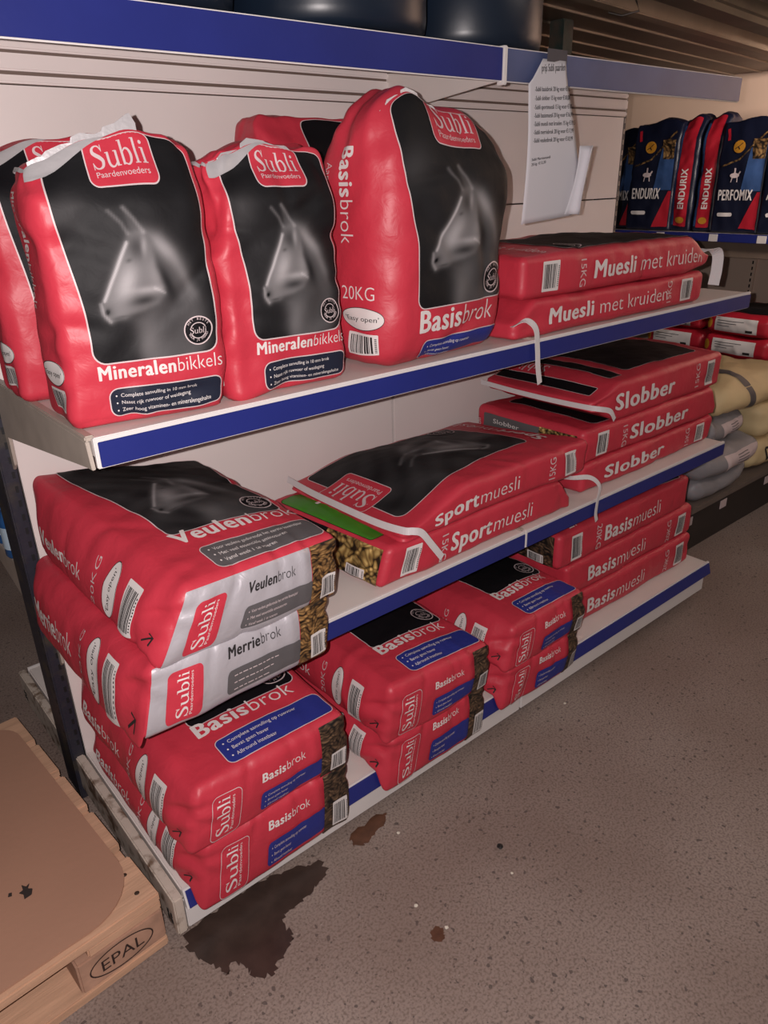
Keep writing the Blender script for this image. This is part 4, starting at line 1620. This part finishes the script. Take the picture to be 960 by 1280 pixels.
WET = mat('wet_stain', '3c2f2a', .35, bump=.15, bscale=90, var=.25, vscale=22)
patch('wet_stain', [(-.005, -.50), (-.012, -.555), (.010, -.600), (.017, -.626), (.035, -.618), (.050, -.640), (.060, -.672), (.083, -.684), (.115, -.672), (.150, -.652), (.160, -.636), (.160, -.610), (.175, -.592), (.215, -.592), (.262, -.582), (.300, -.565), (.300, -.535), (.26, -.52), (.20, -.50), (.1, -.49)],
      'dark wet stain on the concrete floor beside the left end of the base shelf', WET, 'stain', 3)
STN = mat('brown_stain', '57392a', .5, var=.3, vscale=40)
patch('brown_stain', [(.40, -.525), (.385, -.545), (.405, -.565), (.45, -.560), (.50, -.535), (.48, -.52)], 'brown spill stain on the floor at the foot of the base shelf', STN, 'stain', 5, .0007, .005)
patch('brown_spot', [(.36, -.835), (.372, -.85), (.388, -.842), (.392, -.826), (.376, -.818)], 'small brown spot on the open floor right of the wet stain', STN, 'stain', 6, .0007, .003)
CR = [mat('crumb_white', 'd2cabc', .7), mat('crumb_black', '141212', .6)]
crs = [((498, 1042), 0, .004, 'small pale crumb on the floor in front of the second sack stack'), ((625, 1060), 1, .007, 'small dark crumb in the middle of the open floor'), ((640, 1092), 0, .003, 'tiny pale crumb just below the small dark crumb on the open floor'),
       ((706, 880), 0, .004, 'pale crumb on the floor close to the right half of the base shelf'), ((520, 1133), 0, .004, 'pale crumb on the floor above the small brown spot'), ((558, 1160), 0, .004, 'pale crumb beside the small brown spot on the floor')]
Minv = CAM_ROWS
for (px, py), k, sz, lab in crs:
    d = Minv.T @ np.array([(px - 480) / 929.99, (py - 640) / 929.99, 1.0])
    tt = -CAM_POS[2] / d[2]
    w = np.array(CAM_POS) + tt * d
    t = bmesh.new()
    bmesh.ops.create_icosphere(t, subdivisions=2, radius=sz)
    rs = random.Random(px)
    for v in t.verts:
        v.co *= rs.uniform(.75, 1.2)
        v.co.z *= .55
    zm = min(v.co.z for v in t.verts)
    t.transform(Matrix.Translation((w[0], w[1], -zm)))
    b = MB()
    b.add(t)
    tag(b.build('crumb', CR[k]), lab, 'crumb', 'crumbs on the floor')

# ------------------------------------------------------------------ bottles on the far side shelf
BOT = mat('bottle_blue', '1d4f86', .25, spec=.6)
for i, (x, y, h_, lab) in enumerate(((.020, .245, .17, 'blue plastic bottle on the far side shelf nearest the navy upright'), (.025, .345, .19, 'blue plastic bottle second from the navy upright on the far side shelf'), (.120, .30, .20, 'blue plastic bottle behind the two others on the far side shelf'))):
    t = thing('plastic_bottle', lab, 'bottle', (x, y, LV['second'] + .001), 0, 'blue bottles on the far side shelf')
    MB().lathe([(0, 0), (.030, 0), (.034, .006), (.034, h_ * .55), (.028, h_ * .66), (.013, h_ * .76), (.012, h_ * .82)], 0, 0, 28).build('bottle_body', BOT, t, True)
    MB().lathe([(.015, h_ * .80), (.016, h_ * .82), (.016, h_ * .97), (.012, h_), (0, h_)], 0, 0, 20).build('cap', mat('cap_white', 'b9c4cc', .4), t, True)
    MB().lathe([(.0346, h_ * .15), (.0346, h_ * .48)], 0, 0, 28).build('label_band', mat('bottle_label', 'a8bccb', .5), t, True)

# ------------------------------------------------------------------ far rack on the end wall
RACKM = mat('rack_brown', '7a6a5e', .5, metal=.2, var=.1)
RX = 3.52


def rack():
    t = thing('shelf_rack', 'pale slotted rack with blue price rail standing against the end wall', 'rack', (RX, 0, 0))
    MB().box(.60, .62, -1.2, 1.6, 0, 1.35, .002).build('rack_back', mat('rack_back', 'cbb5a4', .6), t)
    for y in (.455, -.55):
        p_ = MB().box(.585, .60, y, y + .035, 0, 1.35, .002).build('rack_upright', mat('rack_back', 'cbb5a4', .6), t)
        h_ = MB()
        for k in range(40):
            h_.box(.5845, .586, y + .013, y + .021, .06 + k * .032, .078 + k * .032)
        h_.build('slots', DARK, p_)
    MB().box(.03, .585, -1.2, 1.6, 1.060, 1.087, .003).build('rack_shelf', WHITE_METAL, t)
    MB().box(.0, .03, -1.2, 1.6, 1.050, 1.089, .002).build('rail_strip', RAILBLUE, t)
    MB().box(.05, .08, -1.2, 1.6, .975, 1.050, .002).build('cross_beam', RACKM, t)
    MB().box(.04, .585, -1.2, 1.6, .345, .378, .003).build('rack_shelf', RACKM, t)
    for y in (.405, .16, .70):
        MB().box(-.002, .0, y, y + .045, 1.052, 1.086).build('price_card', WHT, t)


rack()

GOLD = mat('emblem_gold', 'c58a2a', .5)
FNAVY = mat('far_navy', '10152a', .4, bump=.3, bscale=25)
FBLUE = mat('far_blue', '34507f', .4, bump=.3, bscale=25, var=.25, vscale=12)
FRED = mat('far_red', 'b01f30', .4, bump=.3, bscale=25)
FBRN = pellet_mat('far_mix', '1a130c', '6a4f30', '9a7a4c', 60, (1, 1, 1))


def far_front(s, face, W, H, word, side=False):
    """sport feed sack front: gold emblem, rider, name, pale pill, diagonal stripes"""
    if not side:
        s.dec(face, spans([(v, (.02 + .30 * ((v / H) + .5)) * W - .02, .47 * W) for v in np.linspace(-.12 * H, .30 * H, 14)], 8), FBLUE, 1)
        s.dec(face, spans([(v, max(.12, .42 - .9 * abs(v / H + .12)) * W, .48 * W) for v in np.linspace(-.46 * H, -.13 * H, 10)], 6), FRED, 1)
        s.dec(face, stroke([(-.44 * W, .10 * H), (-.05 * W, .16 * H), (.44 * W, .40 * H)], .035 * W), FBRN, 2)
        s.dec(face, stroke([(-.42 * W, .44 * H), (-.36 * W, .33 * H)], .06 * W), FRED, 2)
        s.dec(face, spans([(v, (.20 + (.22 - v / H) * .3) * W, .46 * W) for v in np.linspace(.16 * H, .33 * H, 8)], 6), FBRN, 2)
        s.dec(face, spans(ell_rows(-.10 * W, .27 * H, .13 * W, .055 * H, 12), 6), GOLD, 3)
        s.dec(face, stroke([(-.19 * W, .25 * H), (-.10 * W, .275 * H), (-.03 * W, .30 * H)], .012 * W), INK, 4)
        s.dec(face, stroke([(-.12 * W, .27 * H), (-.08 * W, .245 * H)], .02 * W), INK, 4)
        s.dec(face, spans(ell_rows(-.12 * W, .02 * H, .10 * W, .022 * H, 10), 6), PALE, 3)
        s.dec(face, stroke([(-.16 * W, .01 * H), (-.18 * W, -.04 * H)], .02 * W), PALE, 3)
        s.dec(face, stroke([(-.06 * W, .01 * H), (-.05 * W, -.04 * H)], .02 * W), PALE, 3)
        s.dec(face, stroke([(-.04 * W, .03 * H), (.0 * W, .055 * H)], .03 * W), PALE, 3)
        s.dec(face, stroke([(-.12 * W, .03 * H), (-.12 * W, .085 * H)], .035 * W), PALE, 3)
        s.text(face, word, -.42 * W, -.20 * H, .30 * W, WHT, 3, 'b', width=.085 * W * len(word) + .06 * W)
        s.rect(face, -.40 * W, -.06 * W, -.35 * H, -.315 * H, WHT, 3, r=.008)
    else:
        s.rect(face, -.34 * W, .34 * W, -.46 * H, .48 * H, FRED, 1, r=.004)
        s.text(face, word, .16 * W, -.30 * H, .44 * W, WHT, 3, 'b', 90, width=.36 * H)
        s.dec(face, spans(ell_rows(0, -.40 * H, .24 * W, .03 * H, 8), 4), GOLD, 3)


def far_top(H):
    def hook(o, S, sk):
        k = np.clip((S[:, 2] - .62) / .38, 0, 1)
        o[:, 1] *= 1 - .5 * k ** 1.3
        o[:, 2] += .012 * np.sin(S[:, 0] * 3.1 + .7) * k
        return o
    return hook


fars = [(1.075, 3.62, .23, .10, .50, 'PERFOMIX', 0, 'dark sport feed sack at the left end of the far rack behind the others'),
        (.850, 3.585, .25, .11, .53, 'ENDURIX', 0, 'navy sport feed sack with a gold emblem, second from left on the far rack'),
        (.670, 3.60, .11, .20, .54, 'ENDURIX', 1, 'left one of two far rack sport sacks turned to show a red side'),
        (.545, 3.61, .10, .20, .54, 'ENDURIX', 1, 'right one of two far rack sport sacks turned to show a red side'),
        (.370, 3.59, .23, .11, .51, 'PERFOMIX', 0, 'black sport feed sack with a rider picture right of the red sided ones'),
        (.110, 3.58, .25, .11, .52, 'ACT', 0, 'dark sport feed sack cut off by the right edge on the far rack')]
for i, (y, x, W, D, H, word, side, lab) in enumerate(fars):
    t = thing('feed_sack', lab, 'feed sack', (x + D / 2, y, 1.0895), R(-90), 'sport feed sacks on the far rack')
    s = Sack(W * 1.06, D, H, .012, (.0, .008, .0, 0), 300 + i, .004, hook=far_top(H), ncr=12)
    s.body(FNAVY if word != 'x' else FRED, .013)
    if side:
        s.rect('front', -.5 * W, -.36 * W, -.45 * H, .45 * H, FBLUE, 1, r=.003)
    far_front(s, 'front', W, H, word, side)
    b = s.build('sack_body', t)
    b.location.z = H / 2
t = thing('feed_sack', 'bright red feed sack peak standing behind the other sport sacks at the right edge', 'feed sack', (3.80, .14, 1.0895), R(-90), 'sport feed sacks on the far rack')
s = Sack(.24, .12, .60, .02, (0, .01, 0, 0), 333, .004, hook=far_top(.6))
s.body(FRED, .015)
s.build('sack_body', t).location.z = .30

# red sacks with white labels stacked on the rack's low shelf
k_ = 0
for col, (yc, xs) in enumerate(((.60, 3.56), (.225, 3.53), (-.145, 3.55))):
    for lev in range(3):
        W, T = .35, .108
        dark = col == 2 and lev < 2
        t = thing('feed_sack', ('column under the dark drum end', 'middle column', 'column cut by the right edge')[col], 'feed sack', (xs + .25, yc + (.01, -.008, .005)[(lev + col) % 3], .3785 + lev * (T + .002)), R(-90), 'flat sacks on the low shelf of the far rack')
        where = ('lowest', 'middle', 'topmost')[lev]
        t['label'] = [f'{where} flat red sack of the far stack half hidden behind the mash sacks',
                      f'{where} flat red sack with a white label in the far stack beside the mash sacks',
                      (f'{where} flat dark sack with a small gold emblem at the right edge of the photo' if dark else f'{where} flat red sack of the stack cut by the right edge of the photo')][col]
        s = Sack(W, .5, T, .035, (0, .012, .01 if lev == 2 else 0, 0), 340 + k_, .003)
        s.body(FRED if not dark else mat('far_olive', '2e2a1a', .5), .016)
        if dark:
            s.rect('front', -.40 * W, -.08 * W, -.3 * T, .3 * T, INK, 1, r=.003, line=GOLD)
            s.dec('front', spans(ell_rows(-.24 * W, 0, .07 * W, .2 * T, 8), 4), GOLD, 3)
        else:
            s.rect('front', -.34 * W, .30 * W, -.36 * T, .36 * T, WHT, 1, r=.003)
            for q in range(3):
                s.dec('front', stroke([(-.30 * W, (.18 - q * .12) * T), ((.1 - .1 * q) * W, (.18 - q * .12) * T)], .03 * T), GRAY, 2)
            s.rect('front', .14 * W, .24 * W, -.28 * T, -.16 * T, INK, 2, r=.001)
            s.dec('front', spans(ell_rows(-.43 * W, 0, .05 * W, .25 * T, 8), 3), GOLD, 2)
            s.rect('top', -.4 * W, .4 * W, -.2, .2, BLK, 1)
        s.build('sack_body', t).location.z = T / 2
        k_ += 1

# low dark platform with cream and grey sacks
pf = thing('low_platform', 'low dark platform with price cards running on beyond the shelving', 'platform', (2.16, 0, 0))
MB().box(0, 1.28, -.30, .55, .0, .170, .003).build('platform_base', mat('platform_dark', '2c2522', .6, var=.2), pf)
MB().box(0, 1.28, -.315, .55, .170, .195, .003).build('platform_edge', mat('platform_top', '6a5f58', .5, var=.15), pf)
for x in (.06, .33, .72):
    MB().box(x, x + .05, -.3025, -.300, .115, .15).build('price_card', PALE, pf)
CREAM = mat('sack_cream', 'd8c193', .6, bump=.4, bscale=22, var=.06, vscale=6)
GREYS = mat('sack_grey', '8a888c', .45, bump=.4, bscale=22, var=.1, vscale=8)
cg = [(2.48, .0, .196, .44, .58, .085, GREYS, 'lowest grey sack lying on the low dark platform', R(3)),
      (2.50, -.015, .283, .46, .60, .110, GREYS, 'grey sack with a white label lying on the lowest grey sack', R(-3)),
      (2.50, .02, .395, .34, .56, .100, GREYS, 'uppermost grey sack with a white label under the cream sack', R(2)),
      (2.97, .0, .196, .44, .60, .148, CREAM, 'lowest cream sack with a small black mark on the low platform', R(-4)),
      (2.96, .0, .346, .44, .60, .148, CREAM, 'middle cream sack in the pile on the low platform', R(3)),
      (2.72, .0, .497, .64, .58, .120, CREAM, 'topmost cream sack with a grey band on the low platform pile', R(-2))]
for i, (x, y, z, W, Ln, T, mt, lab, rz) in enumerate(cg):
    t = thing('feed_sack', lab, 'feed sack', (x, y, z), rz, 'plain sacks on the low platform')
    s = Sack(W, Ln, T, .055, (.0, .025, .02 if i in (2, 5) else 0, 0), 360 + i, .006, ncr=16, cramp=.007)
    s.body(mt, .014)
    if mt is GREYS and i:
        s.rect('front', -.18 * W, .40 * W, -.30 * T, .36 * T, PALE, 1, r=.003)
        for q in range(4):
            s.dec('front', stroke([(.0 * W, (.22 - q * .10) * T), (.2 * W, (.22 - q * .10) * T)], .03 * T), GRAY, 2)
    if i == 5:
        s.rect('front', -.20 * W, -.13 * W, -.4 * T, .45 * T, GRAY, 1, r=.004)
        s.rect('top', -.20 * W, -.13 * W, -.5 * Ln, .2 * Ln, GRAY, 1, r=.004)
    if i == 3:
        s.dec('front', stroke([(-.30 * W, .2 * T), (-.18 * W, .2 * T), (-.24 * W, -.2 * T), (-.30 * W, .2 * T)], .01), INK, 1)
    s.build('sack_body', t).location.z = T / 2
